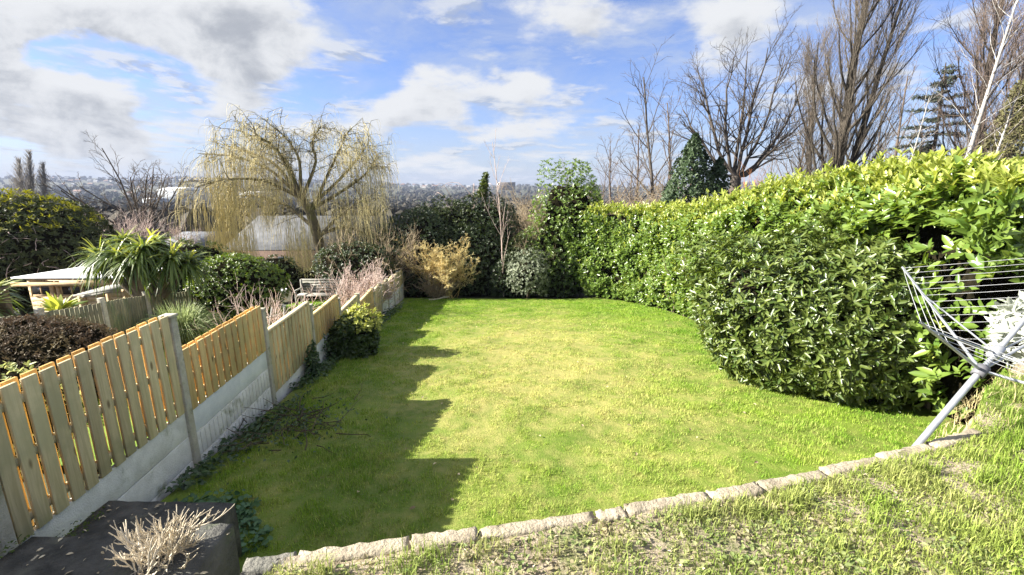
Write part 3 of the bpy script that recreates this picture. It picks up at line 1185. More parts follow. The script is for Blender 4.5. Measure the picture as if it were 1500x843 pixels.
pn = p[new] + np.array([0, 0, 1.]) * rng.uniform(0, .12, (new.sum(), 1))
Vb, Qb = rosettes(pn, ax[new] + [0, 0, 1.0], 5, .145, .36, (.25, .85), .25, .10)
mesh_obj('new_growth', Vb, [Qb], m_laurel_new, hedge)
n = 420
ys_ = 5.25 + 14.7 * rng.uniform(0, 1, n) ** 1.3
sx_ = hedge_x(ys_) + rng.uniform(.15, 1.0, n) * np.interp(ys_, [5, 6.2, 9], [.5, .9, 1.4])
sh, ls, la = [], [], []
for k in range(n):
    b_ = np.array([sx_[k], ys_[k], float(hedge_top(ys_[k])) - .15])
    q_, r2 = branch(b_, (rng.normal(-.1, .3), rng.normal(0, .3), 1), rng.uniform(.2, .5) * np.interp(ys_[k], [5.2, 7.5], [.35, 1]), .006, 5, .1, (0, 0, .05), rng)
    sh.append((q_, r2))
    for m_ in range(2, 5):
        ls.append(q_[m_])
        la.append(unit(q_[m_] - q_[m_ - 1]))
Vd, Qd = rosettes(np.array(ls), np.array(la), 4, .14, .34, (.35, .95), .25, .06)
mesh_obj('new_growth', Vd, [Qd], m_laurel_new, hedge)
tube_obj('stem', sh, m_laurel_new, hedge, 4)
# near end of the hedge, turned towards the viewer: fewer leaves, dark gaps between
n = 260
pe = np.stack([rng.uniform(5.45, 7.2, n), rng.uniform(5.0, 5.5, n), 0 * rng.uniform(0, 1, n)], -1)
pe[:, 2] = np.where(rng.uniform(0, 1, n) < .96, rng.uniform(-.5, .2, n), rng.uniform(-1.5, .0, n)) - np.clip(pe[:, 0] - 5.2, 0, 2) * .40 - .15
ae = np.array([-.35, -.8, .55]) + rng.normal(0, .4, (n, 3))
Vc, Qc = rosettes(pe, ae, 7, .165, .38, (.5, 1.2), .25, .12)
mesh_obj('foliage', Vc, [Qc], m_laurel, hedge)
# solid near-black core, inner shade of the hedge painted in
yc = np.linspace(5.75, 20, 60)
sec = []
for y in yc:
    x0 = float(hedge_x(y)) + .52
    zt, zb = float(hedge_top(y)) - .32, float(garden_z(0, y)) - .1
    prof = [(x0 + .25, zb), (x0 + .05, zb + .6), (x0, zb + 1.5), (x0, zt - .8), (x0 + .35, zt), (x0 + min(1.1, .35 + .3 * (y - 5)), zt), (x0 + 1.3, zt - .9), (x0 + 1.3, zb)]
    sec.append([(a + rng.normal(0, .05), y + rng.normal(0, .05), c_ + rng.normal(0, .05)) for a, c_ in prof])
sec = np.array(sec)
m8 = sec.shape[1]
idx = np.arange(len(yc) * m8).reshape(len(yc), m8)
nx_ = np.roll(idx, -1, 1)
f = np.stack([idx[:-1], nx_[:-1], nx_[1:], idx[1:]], -1).reshape(-1, 4)
mesh_obj('shade_core', sec.reshape(-1, 3), [f, [[0, 1, 2, 3], [4, 5, 6, 7], [0, 3, 4, 7]]], m_core, hedge)
st = []
for k in range(60):
    y = rng.uniform(6.2, 19)
    x = float(hedge_x(y)) + rng.uniform(.35, .8)
    zb = float(garden_z(0, y)) - .05
    st.append(branch((x, y, zb), (rng.normal(-.1, .25), rng.normal(0, .25), 1), rng.uniform(1.2, 2.6), rng.uniform(.015, .035), 6, .12, (0, 0, .05), rng))
tube_obj('stem', st, m_bark, hedge, 5)

# rhododendron in front of the hedge
rc = np.array([5.22, 7.75, -2.48])
rr_ = np.array([1.55, 1.75, 1.5])
bush('rhododendron', rc, rr_ * [1.0, 1.0, .94], 4700, .135, .32, m_rhodo, 'wide rounded rhododendron bush bulging onto the lawn in front of the hedge', 'shrub', k=7, amp=.42, up=.35, core=.62, lumps=26, sharp=13, low=-.9, depth=.40, zmin=lawn_z)
# second lower lobe to the right, nearer the airer
bush('rhododendron', (5.75, 6.95, -2.25), (1.15, 1.0, 1.4), 1900, .125, .33, m_rhodo, 'smaller rhododendron clump with dark gaps between wide bush and clothes airer', 'shrub', k=7, amp=.3, up=.35, core=.66, lumps=24, sharp=18, low=-.85, depth=.36, zmin=lawn_z)

# shrub beyond the airer, overexposed sunlight painted as white leaf colour
m_overlit = leaf_mat('overlit_leaf', (.34, .37, .31), (.50, .52, .46), .55, .2, .4)
bush('overlit_shrub', (5.95, 4.75, -1.6), (.42, .4, .45), 230, .15, .28, m_overlit, 'shrub with sun glare painted white into its leaves at the right edge behind the clothes airer', 'shrub', k=7, amp=.2, up=.5, core=.8, lumps=12, zmin=lawn_z)

# ------------------------------------------------------------------ rotary clothes airer
m_alu = surf_mat('airer_metal', (.34, .355, .37), (.43, .445, .46), 20, .45, .1, 60, metal=.55, spec=.5)
m_line = surf_mat('airer_line', (.36, .37, .385), (.48, .49, .50), 20, .6, 0)
m_plas = surf_mat('airer_plastic', (.09, .09, .10), (.14, .14, .15), 20, .5, 0)
ab = np.array([2.46, 2.455, PLAT - .0])
hub = P(1437, 543, 2.62)
top_ = hub + unit(hub - ab) * 1.15
air = empty('clothes_airer', ab, 'leaning grey rotary clothes airer with taut lines standing by the edging stones', 'clothes airer')
tube_obj('mast', [(np.linspace(ab - unit(hub - ab) * .25, hub, 4), np.full(4, .0185))], m_alu, air, 14)
tube_obj('mast', [(np.linspace(hub - unit(hub - ab) * .08, top_, 4), np.full(4, .0145))], m_alu, air, 12)
mx_ = unit(hub - ab)
tube_obj('hub', [(np.array([hub - mx_ * .045, hub - mx_ * .04, hub + mx_ * .03, hub + mx_ * .035]), np.array([.026, .034, .034, .024]))], m_plas, air, 12)
slid = hub + mx_ * .155
tube_obj('slider', [(np.array([slid - mx_ * .05, slid - mx_ * .045, slid + mx_ * .045, slid + mx_ * .05]), np.array([.022, .029, .029, .022]))], m_alu, air, 12)
tips = [P(1349, 473, 2.42), P(1322, 392, 4.1), hub + np.array([2.3, .75, .72]), hub + np.array([.75, -.9, -.12])]
for tp in tips:
    pts = np.linspace(hub, tp, 5)
    arm = tube_obj('arm', [(pts, np.full(5, .0095))], m_alu, air, 8)
    q = hub * .35 + tp * .65
    if tp is tips[0]:
        q = hub * .14 + tp * .86
    tube_obj('strut', [(np.linspace(slid, q, 3), np.full(3, .006))], m_alu, arm, 6)
for a, b in ((0, 1), (1, 2), (2, 3), (3, 0)):
    ln = []
    for fr in (np.linspace(.16, .99, 13) if a == 1 else np.linspace(.55, .99, 4)):
        A, B = hub + (tips[a] - hub) * fr, hub + (tips[b] - hub) * fr
        t_ = np.linspace(0, 1, 7)[:, None]
        pts = A * (1 - t_) + B * t_ - np.array([0, 0, 1]) * (t_ * (1 - t_)) * .03
        ln.append((pts, np.full(7, .0019)))
    tube_obj('line', ln, m_line, air, 5)
# brown dead stalks behind it, bank edge
m_straw = surf_mat('straw', (.26, .22, .10), (.42, .36, .19), 5, .85, 0, island=.4)
N = 550
x = rng.uniform(3.1, 4.9, N)
y = kerb_y(x) + rng.uniform(-.3, .35, N)
zz = np.where(y < kerb_y(x), plat_z(x, y), PLAT - .03 - (y - kerb_y(x)) * 1.6)
V, f = blades(x, y, zz, rng.uniform(.03, .12, N), np.full(N, .006), 1.5, 2, 1.0)
tag(mesh_obj('dry_grass', V, f, m_straw), 'dry straw coloured grass flopped over the bank edge', 'grass', kind='stuff')

# ------------------------------------------------------------------ old concrete steps by the fence
m_slab = surf_mat('damp_slab', (.036, .036, .033), (.095, .092, .083), 7, .8, 1.0, 40, third=(.13, .13, .105), third_scale=6, third_lo=.52, third_hi=.72)
steps = empty('garden_steps', (-2.4, 2.5, -2.6), 'dark damp concrete steps going down beside the fence', 'steps')


def slab(x0, x1, y0, y1, z0, z1, name='step', rot=.0):
    c = np.array([(x0 + x1) / 2, (y0 + y1) / 2, 0])
    t_ = np.array([math.cos(rot), math.sin(rot), 0])
    n_ = np.array([-t_[1], t_[0], 0])
    c[2] = (z0 + z1) / 2
    return rough_block(c, t_, n_, x1 - x0, y1 - y0, z1 - z0, m_slab, steps, name)


slab(-3.02, -2.06, 2.34, 2.92, -2.75, -2.30, rot=-.02)
slab(-2.95, -2.0, 1.72, 2.36, -2.75, -2.10, rot=.01)
slab(-2.9, -1.95, 1.0, 1.73, -2.75, -1.92)
slab(-2.02, -1.55, 1.1, 2.18, -2.85, -1.86, 'side_block', rot=.04).data.materials[0] = surf_mat('weathered_slab', (.055, .055, .048), (.12, .118, .105), 5, .85, .9, 40, third=(.10, .12, .06), third_scale=4, third_lo=.55, third_hi=.7)

n = 150
x, y = rng.uniform(-2.95, -1.5, n), rng.uniform(1.4, 2.9, n)
zz = np.where(x > -2.0, np.where(y < 2.1, -1.855, -9), np.where(y > 2.36, -2.295, np.where(y > 1.74, -2.095, -1.915)))
keep = (zz > -5)
x, y, zz = x[keep], y[keep], zz[keep]
V, q = leaves(np.stack([x, y, zz + .004], -1), sph(len(x)) * [1, 1, .2], np.array([0, 0, 1.]) + rng.normal(0, .25, (len(x), 3)), rng.uniform(.012, .045, len(x)), rng.uniform(.006, .02, len(x)), .4, .1)
tag(mesh_obj('leaf_litter', V, [q], m_litter), 'dead leaf bits lying on the dark steps', 'litter', kind='stuff')
m_moss = leaf_mat('moss_leaf', (.04, .07, .015), (.10, .14, .03), .8, .1, .2)
n = 1300
kk = rng.integers(0, 4, n)
x = np.where(kk == 0, rng.uniform(-2.95, -2.05, n), np.where(kk == 1, -2.97 + rng.normal(0, .04, n), np.where(kk == 2, rng.uniform(-2.9, -2.0, n), -2.02 + rng.normal(0, .03, n))))
y = np.where(kk == 0, 2.375 + np.abs(rng.normal(0, .025, n)), np.where(kk == 1, rng.uniform(1.7, 2.9, n), np.where(kk == 2, 1.75 + np.abs(rng.normal(0, .025, n)), rng.uniform(1.7, 2.2, n))))
keep = (VNoise(.11, 31)(x, y) > .42) & (x < -2.0)
x, y = x[keep], y[keep]
zz = np.where(y > 2.36, -2.295, -2.095)
V, q = leaves(np.stack([x, y, zz + rng.uniform(0, .012, len(x))], -1), sph(len(x)) * [1, 1, .4], np.array([0, 0, 1.]) + rng.normal(0, .4, (len(x), 3)), rng.uniform(.012, .03, len(x)), .012, .3, .1)
tag(mesh_obj('moss', V, [q], m_moss), 'moss and small weeds in the joints of the dark steps', 'moss', kind='stuff')
m_stems = surf_mat('bleached_stem', (.42, .36, .26), (.66, .59, .46), 6, .8, .2, 40, island=.2)
dead = empty('dead_shrub', (-1.75, 1.92, -1.86), 'bleached dead shrub of bare cream stems growing on the side block', 'dead plant')
spec_dead = [dict(wander=.10, n=5, trop=(0, 0, .03), taper=.8), dict(count=(2, 4), angle=(.25, .6), len=(.6, .85), wander=.12, n=4, rr=.85, fall=.1, taper=.8, trop=(0, 0, .10), **{'from': (.4, 1)}),
             dict(count=(2, 4), angle=(.2, .6), len=(.5, .8), wander=.10, n=4, rr=.85, fall=.1, taper=.85, trop=(0, 0, .15), rmin=.0009, **{'from': (.45, 1)})]
o = {}
for k in range(46):
    b = np.array([-1.78 + rng.normal(0, .05), 1.90 + rng.normal(0, .05), -1.87])
    a = rng.uniform(-1.4, 1.4)
    dd = np.array([math.sin(a) * rng.uniform(.6, 1.5) + .1, rng.normal(.1, .45), rng.uniform(.35, .85)])
    grow(b, dd, rng.uniform(.09, .175), .0016, spec_dead, rng, 0, o)
tube_obj('stem', o[0] + o[1], m_stems, dead, 5)
tube_obj('twig', o[2], m_stems, dead, 4)

# ------------------------------------------------------------------ plants along the fence on our side
m_ivy = leaf_mat('ivy_leaf', (.025, .055, .02), (.06, .11, .035), .4, .15, .5)
m_ground_ivy = leaf_mat('ground_ivy_leaf', (.04, .10, .045), (.085, .17, .075), .55, .2, .4)
m_varieg = leaf_mat('variegated_leaf', (.28, .32, .06), (.48, .50, .17), .45, .35, .4)
m_box = leaf_mat('dark_shrub_leaf', (.025, .05, .012), (.06, .10, .02), .4, .2, .5)


def patch(name, cx, cy, rx, ry, n, L, mat, label, cat, zoff=.05, kind=None):
    a = rng.uniform(0, 6.28, n)
    r_ = np.sqrt(rng.uniform(0, 1, n)) * (1 + .25 * np.sin(3 * a + cx))
    x, y = cx + rx * r_ * np.cos(a), cy + ry * r_ * np.sin(a)
    keep = x > fence_x(y) + .06
    x, y = x[keep], y[keep]
    b = np.stack([x, y, garden_z(x, y) + rng.uniform(0, zoff, len(x))], -1)
    d = sph(len(x)) * [1, 1, .3]
    V, q = leaves(b, d, np.array([0, 0, 1.]) + rng.normal(0, .35, (len(x), 3)), L * rng.uniform(.6, 1.3, len(x)), L * .75 * rng.uniform(.6, 1.2, len(x)), .2, .2)
    return tag(mesh_obj(name, V, [q], mat), label, cat, kind=kind)


patch('ground_ivy', -2.85, 3.35, .75, .42, 1500, .06, m_ground_ivy, 'patch of low blue green leaves between the dark steps and first fence post', 'ground cover', .10, 'stuff')
patch('weed_border', -3.42, 5.2, .22, 1.5, 700, .06, m_ivy, 'dark weeds along the foot of the fence', 'weeds', .10, 'stuff')
patch('weed_border', -3.75, 8.1, .22, 1.3, 500, .07, m_ivy, 'dark weeds along the fence foot before the small dark bush', 'weeds', .12, 'stuff')
patch('weed_border', -4.3, 13.5, .3, 3.5, 900, .08, m_ivy, 'dark weeds along the far half of the fence', 'weeds', .15, 'stuff')
# pile of cut branches
pile = []
for k in range(60):
    x, y = -3.0 + rng.normal(0, .36), 5.65 + rng.normal(0, .42)
    pile.append(branch((x, y, float(garden_z(x, y)) + rng.uniform(.01, .12)), (rng.normal(), rng.normal(), rng.normal(0, .12)), rng.uniform(.3, .8), .008, 5, .18, (0, 0, -.02), rng))
cut = empty('brushwood_pile', (-3.0, 5.65, float(garden_z(0, 5.65))), 'pile of dark cut twigs lying on the lawn by the fence', 'twig pile')
tube_obj('twig', pile, m_bark_d, cut, 4)
b = np.stack([rng.normal(-3.0, .36, 500), rng.normal(5.6, .45, 500), np.zeros(500)], -1)
b[:, 2] = garden_z(b[:, 0], b[:, 1]) + rng.uniform(0, .13, 500)
V, q = leaves(b, sph(500), np.array([0, 0, 1.]) + rng.normal(0, .5, (500, 3)), rng.uniform(.03, .06, 500), .03)
mesh_obj('foliage', V, [q], m_ivy, cut)


def climber(y0, ztop, n, label):
    x0 = float(fence_x(y0)) + .09
    g0 = float(garden_z(0, y0))
    root = empty('ivy_plant', (x0, y0, g0), label, 'climbing plant')
    ps, tip = [], []
    for k in range(9):
        p_, r_ = branch((x0 + rng.uniform(0, .06), y0 + rng.normal(0, .12), g0), (.03, rng.normal(0, .35), 1), (ztop - g0) * rng.uniform(.5, 1.05), .007, 7, .18, (0, 0, .05), rng)
        p_[:, 0] = np.maximum(p_[:, 0], fence_x(p_[:, 1]) + .075)
        ps.append((p_, r_))
        tip.append(p_[rng.integers(1, 7, n // 9)] + rng.normal(0, .05, (n // 9, 3)))
    tube_obj('stem', ps, m_bark_d, root, 4)
    tip = np.concatenate(tip)
    tip[:, 0] = np.maximum(tip[:, 0], fence_x(tip[:, 1]) + .08)
    V, q = leaves(tip, sph(len(tip)) + [0.6, 0, 0], np.array([.6, 0, .8]) + rng.normal(0, .4, (len(tip), 3)), rng.uniform(.05, .09, len(tip)), .055)
    mesh_obj('foliage', V, [q], m_ivy, root)


climber(8.0, -2.95, 330, 'dark ivy climbing the third fence post on the lawn side')
climber(9.2, -2.95, 150, 'thin ivy sprays climbing the pale boards before the small dark bush')

eb = bush('boundary_bush', (-3.52, 9.55, -3.36), (.50, .55, .56), 1100, .085, .5, m_box, 'small dark rounded bush with yellow top growing against the fence', 'shrub', k=6, amp=.28, lumps=20, sharp=12, core=.7, zmin=lawn_z)
d = sph(170)
d[:, 2] = np.abs(d[:, 2])
pp = np.array([-3.36, 9.6, -3.10]) + d * np.array([.42, .45, .42]) * rng.uniform(.7, 1.2, (len(d), 1))
V, q = rosettes(pp, d + [0, 0, .7], 6, .085, .5, (.5, 1.1))
mesh_obj('new_growth', V, [q], m_varieg, eb)

# ------------------------------------------------------------------ next garden on the left
m_nlawn = surf_mat('neighbour_turf', (.10, .19, .015), (.17, .26, .03), 6, .9, .8, 60)
yy = np.linspace(4.5, 22, 40)
Yg, Tg = np.meshgrid(yy, np.linspace(0, 1, 24), indexing='ij')
Xg = -8.4 - .05 * (Yg - 5) + (fence_x(Yg) - .25 + 8.4 + .05 * (Yg - 5)) * Tg
V = np.stack([Xg, Yg, garden_z(Xg, Yg) + .03 * wob(Xg, Yg, .8)], -1).reshape(-1, 3)
i = np.arange(40 * 24).reshape(40, 24)
f = np.stack([i[:-1, :-1], i[:-1, 1:], i[1:, 1:], i[1:, :-1]], -1).reshape(-1, 4)
tag(mesh_obj('neighbour_lawn', V, [f], m_nlawn, None, True), 'green lawn of the garden beyond the fence', 'lawn', kind='structure')
N = 30000
y = rng.uniform(6, 20, N)
x = rng.uniform(-9, -4, N)
ok = x < fence_x(y) - .3
x, y = x[ok], y[ok]
V, f = blades(x, y, garden_z(x, y), rng.uniform(.04, .09, len(x)), np.full(len(x), .022), .6, 1)
tag(mesh_obj('neighbour_grass', V, f, m_blade), 'grass on the lawn beyond the fence', 'grass', kind='stuff')

# weathered fence on the far side of that garden
f2 = [(-8.3, 5.6), (-8.5, 7.8), (-8.85, 9.4), (-9.55, 11.4), (-9.75, 13.2), (-9.95, 15.2)]
f2top = [P(-60, 474, 5.6)[2], P(55, 456, 7.8)[2], P(140, 440, 9.4)[2], P(205, 430, 11.4)[2], P(250, 424, 13.2)[2], P(290, 419, 15.2)[2]]
of = empty('old_fence', (-9, 10, float(garden_z(0, 10))), 'weathered grey green paling fence on the far side of the neighbouring garden', 'fence')
for k, ((x, y), zt) in enumerate(zip(f2, f2top)):
    mb = MB()
    zb = float(garden_z(0, y)) - .3
    mb.abox(x - .05, x + .05, y - .05, y + .05, zb, zt + .05)
    mb.build('post', m_conc_p, of, bevel=.008)
    if k:
        A, B = np.array([*f2[k - 1], 0.]), np.array([x, y, 0.])
        t_ = unit(B - A)
        n_ = np.array([t_[1], -t_[0], 0])
        A, B = A + t_ * .06, B - t_ * .06
        L_ = np.linalg.norm(B - A)
        npl = int(L_ / .125)
        mb = MB()
        for j in range(npl):
            fr = (j + .5) / npl
            za = f2top[k - 1] + (zt - f2top[k - 1]) * fr - .05 + rng.normal(0, .006)
            zb = float(garden_z(0, A[1] + (B[1] - A[1]) * fr)) + .02
            mb.box(A + (B - A) * fr + [0, 0, (za + zb) / 2], t_ * L_ / npl * .39, n_ * .010, (0, 0, (za - zb) / 2))
        pn_ = mb.build('panel', m_wood_old, of)
        mb = MB()
        for dz in (-.2, -.85):
            a_ = A - n_ * .03 + [0, 0, f2top[k - 1] + dz]
            b_ = B - n_ * .03 + [0, 0, zt + dz]
            mb.box((a_ + b_) / 2, (b_ - a_) / 2, n_ * .018, (0, 0, .03))
        mb.build('rail', m_wood_old, pn_)

# clipped reddish hedge just beyond the fence
m_red = leaf_mat('reddish_leaf', (.058, .042, .026), (.145, .105, .065), .7, .15, .2, patch=(.16, .13, .07), pscale=2)
bush('clipped_hedge', (-7.8, 6.9, -2.87), (1.5, .8, .78), 6500, .05, .35, m_red, 'low clipped reddish brown hedge beyond the nearest fence panels', 'hedge', k=6, amp=.08, up=.3, core=.9, sharp=5, low=-.6)
# pale leafy plant low behind first panel
m_pale = leaf_mat('pale_green_leaf', (.24, .30, .10), (.45, .48, .22), .5, .3, .4)
bush('pale_shrub', (-4.65, 3.55, -2.2), (.55, .9, .55), 420, .06, .4, m_pale, 'pale green plant seen over the lowest left corner of the fence', 'shrub', k=6)

# cordyline palm with drooping heads
m_strap = leaf_mat('palm_strap', (.06, .10, .02), (.15, .21, .04), .4, .25, .5)
m_strap_y = leaf_mat('palm_strap_pale', (.26, .32, .05), (.45, .48, .12), .4, .3, .5)


def strap_head(c, n, L, Wd, mat_dark, mat_pale, parent, upbias=.25, palefrac=.3, droop=1.0):
    """arching strap leaves round one growing point"""
    segs = 5
    for mat, m_, lo, hi in ((mat_pale, int(n * palefrac), .35, 1.0), (mat_dark, n - int(n * palefrac), -.75, .75)):
        el = rng.uniform(lo, hi, m_)
        az = rng.uniform(0, 6.28, m_)
        d = np.stack([np.cos(az) * np.sqrt(1 - el ** 2), np.sin(az) * np.sqrt(1 - el ** 2), el], -1)
        LL = L * rng.uniform(.7, 1.1, m_)
        t_ = np.linspace(0, 1, segs)
        P_ = c + d[:, None] * (LL[:, None] * t_)[..., None]
        P_[..., 2] -= (LL[:, None] * droop * .55 * t_ ** 2.2) * (1 - np.clip(el, 0, 1)[:, None] * .55)
        side = unit(np.cross(d, [0, 0, 1.] + rng.normal(0, .2, (m_, 3))))
        wv = Wd * np.array([.6, 1, .95, .65, .08])
        V = np.stack([P_ - side[:, None] * wv[:, None] / 2, P_ + side[:, None] * wv[:, None] / 2], 2).reshape(-1, 3)
        b = np.arange(m_)[:, None, None] * segs * 2 + np.arange(segs - 1)[None, :, None] * 2
        q = (b + np.array([0, 1, 3, 2])).reshape(-1, 4)
        mesh_obj('frond', V, [q], mat, parent)


palm = empty('cabbage_palm', (-10.0, 12.0, float(garden_z(0, 12)) - .2), 'many headed palm with drooping strap leaves in front of the shed', 'palm tree')
heads = [(146, 376, 12.0), (182, 354, 12.2), (210, 364, 11.8), (226, 356, 12.4), (252, 378, 12.0), (276, 385, 12.3), (198, 382, 11.6), (170, 372, 11.7)]
pc = np.array([-10.0, 12.0, -3.3])
tr = [(np.linspace([-10, 12, float(garden_z(0, 12)) - .4], pc, 5), np.linspace(.2, .16, 5))]
for (u, v, Y) in heads:
    c = P(u, v, Y)
    tr.append((np.array([pc, pc * .5 + c * .5 + [0, 0, -.1], c]), np.array([.13, .10, .08])))
    strap_head(c, 150, .80, .05, m_strap, m_strap_y, palm, palefrac=.10, droop=1.15)
V, f = tubes(tr[:1], 8)
mesh_obj('trunk', V, f, m_bark, palm)
tube_obj('limb', tr[1:], m_bark, palm, 7)

sp = empty('spiky_palm', (-9.3, 7.9, float(garden_z(0, 8))), 'spiky pale palm cut by the left edge of the picture', 'palm tree')
strap_head(P(-14, 428, 7.9), 80, .55, .05, m_strap, m_pale, sp, palefrac=.5, droop=.8)
strap_head(P(-22, 450, 7.6), 70, .6, .05, m_strap, m_pale, sp, palefrac=.5, droop=.8)
tube_obj('trunk', [(np.linspace([-9.3, 7.9, float(garden_z(0, 8)) - .2], P(2, 420, 7.9), 4), np.linspace(.12, .08, 4))], m_bark, sp, 8)
fl = empty('broad_leaved_plant', (-9.4, 9.9, float(garden_z(0, 10))), 'bright green plant with long arching leaves behind the weathered fence', 'plant')
strap_head(P(88, 458, 9.8), 55, .6, .12, m_strap, m_strap_y, fl, palefrac=.65, droop=.7)
tube_obj('stem', [(np.linspace([-9.4, 9.9, float(garden_z(0, 10)) - .2], P(88, 458, 9.8), 4), np.linspace(.07, .05, 4))], m_bark, fl, 7)

# ornamental grass clump
m_pampas = leaf_mat('grass_clump_blade', (.26, .34, .13), (.46, .52, .26), .5, .3, .4)
gc = empty('grass_clump', (-8.3, 10.8, float(garden_z(0, 10.8))), 'tall fountain of pale green ornamental grass under the palm', 'ornamental grass')
b0 = np.array([-8.3, 10.8, float(garden_z(0, 10.8))])
ps = []
n = 1500
for k in range(n):
    a = rng.uniform(0, 6.28)
    L_ = rng.uniform(.8, 1.5)
    sp_ = rng.uniform(.15, .95)
    t_ = np.linspace(0, 1, 6)[:, None]
    d_ = np.array([math.cos(a), math.sin(a), 0])
    ps.append((b0 + d_ * rng.uniform(0, .25) + d_ * t_ * sp_ * L_ * .8 + np.array([0, 0, 1]) * (t_ * 1.25 - t_ ** 2 * (.35 + sp_ * .75)) * L_, np.array([.006, .007, .006, .005, .004, .001])))
tube_obj('blade', ps, m_pampas, gc, 3)

# green shrub and neighbours behind it
m_gshrub = leaf_mat('privet_leaf', (.06, .12, .015), (.16, .22, .04), .4, .28, .5)
m_dark = leaf_mat('evergreen_leaf', (.022, .042, .012), (.06, .09, .022), .42, .18, .5)
m_dark2 = leaf_mat('evergreen_leaf_olive', (.045, .07, .016), (.11, .14, .035), .45, .22, .4)
bush('round_shrub', P(348, 424, 14.2), (1.45, 1.2, 1.15), 2000, .085, .45, m_gshrub, 'rounded bright green shrub beside the palm and behind the fence', 'shrub', k=6, amp=.2, lumps=22, sharp=14)
bush('dark_shrub', P(330, 455, 14.4), (1.6, 1.0, .8), 900, .08, .45, m_dark, 'low dark shrub in the shade under the rounded green one', 'shrub', k=6)
bush('round_shrub', P(285, 400, 15.9), (.9, .9, 1.1), 700, .09, .4, m_dark2, 'olive green shrub squeezed between palm and rounded green shrub', 'shrub', k=6)

# big dark bush at the far left, yellow sunlight on top painted in
m_conif = leaf_mat('spray_leaf', (.03, .045, .014), (.075, .09, .03), .6, .15, .3)
m_conif_lit = leaf_mat('spray_leaf_sunlit', (.16, .18, .02), (.30, .30, .04), .6, .25, .3)
bb = bush('spreading_evergreen', (-22.4, 20.0, -3.2), (4.3, 3.0, 2.75), 7500, .16, .30, m_conif, 'big dark domed evergreen with sunlit gold painted on top at the left behind the shed', 'tree', k=6, amp=.18, up=.15, lumps=30, sharp=14, zmin=lambda x, y: -6.2 + 0 * x if not np.isscalar(x) else -6.2)
d = sph(1400)
d = d[d[:, 2] > .45]
V, q = rosettes(np.array([-22.4, 20, -3.1]) + d * np.array([4.35, 3.05, 2.8]) * rng.uniform(.95, 1.04, (len(d), 1)), d + [0, 0, .4], 6, .17, .28, (.5, 1.1))
mesh_obj('new_growth', V, [q], m_conif_lit, bb)  # gold leaves carry painted sunlight, not growth
ps = []
for k in range(70):
    dd = unit(np.array([rng.normal(), -abs(rng.normal()) - .2, rng.normal(0, .5)]))
    c_ = np.array([-22.4, 20, -3.2]) + dd * np.array([4.3, 3.0, 2.75]) * .96
    ps.append(branch(c_, (rng.normal(), -.4, -.35), rng.uniform(.5, 1.4), .018, 6, .25, (0, 0, -.05), rng))
tube_obj('dead_twig', ps, m_pink, bb, 4)

# timber shed
m_shedwall = wood_mat('shed_boards', (.42, .30, .17), (.58, .44, .27), (.36, .29, .17))
m_shedroof = surf_mat('shed_roof', (.72, .73, .74), (.82, .83, .84), 2, .6, .1, 20)
m_glass, t, p_, out = base_mat('window_glass')
p_.inputs['Base Color'].default_value = (.02, .022, .025, 1)
p_.inputs['Roughness'].default_value = .08
m_frame = surf_mat('timber_frame', (.36, .24, .12), (.5, .36, .2), 8, .8, 0)
sA, sB = P(28, 412, 15.0), P(182, 407, 15.0)
sx0, sx1, sz = sA[0] + .1, sB[0], sA[2] + .02
shed = empty('garden_shed', ((sx0 + sx1) / 2, 16.2, sz - 2.1), 'low timber shed with a white roof and dark windows in the left garden', 'shed')
mb = MB()
zb = sz - 2.1
mb.abox(sx0, sx1, 15.15, 15.25, zb, sz - .02)
mb.abox(sx0, sx1, 17.2, 17.3, zb, sz - .04)
mb.abox(sx0, sx0 + .1, 15.252, 17.198, zb, sz - .03)
mb.abox(sx1 - .1, sx1, 15.252, 17.198, zb, sz - .03)
for j in range(12):
    z_ = zb + .09 + j * .165
    mb.box(((sx0 + sx1) / 2, 15.142, z_), ((sx1 - sx0) / 2, 0, 0), (0, .008, 0), (0, .006, .078))
shw = mb.build('wall', m_shedwall, shed)
mb = MB()
mb.box(((sx0 + sx1) / 2, 16.2, sz + .06), ((sx1 - sx0) / 2 + .2, 0, 0), (0, 1.35, -.05), (0, .001, .03))
mb.build('roof', m_shedroof, shed, bevel=.01)
mb = MB()
mb.abox(sx0 - .2, sx1 + .2, 14.80, 14.835, sz - .16, sz - .03)
mb.build('fascia', m_frame, shed)
for (ua, ub) in ((47, 73), (91, 119), (122, 150)):
    xa, xb = P(ua, 425, 15.1)[0], P(ub, 425, 15.1)[0]
    z1, z0 = sz - .22, sz - .52
    mb = MB()
    wth = .035
    for (a, b, c_, d_) in ((xa, xb, z1, z1 + .05), (xa, xb, z0 - .05, z0), (xa - .05, xa, z0 - .05, z1 + .05), (xb, xb + .05, z0 - .05, z1 + .05), ((xa + xb) / 2 - .02, (xa + xb) / 2 + .02, z0, z1)):
        mb.abox(a, b, 15.09, 15.13, c_, d_)
    wf = mb.build('window', m_frame, shed)
    mb = MB()
    mb.abox(xa, xb, 15.105, 15.12, z0, z1)
    mb.build('pane', m_glass, wf)
for u in (78, 86, 121):
    x_ = P(u, 425, 15.1)[0]
    mb = MB()
    mb.abox(x_ - .05, x_ + .05, 15.06, 15.128, zb, sz - .04)
    mb.build('post', m_frame, shed)

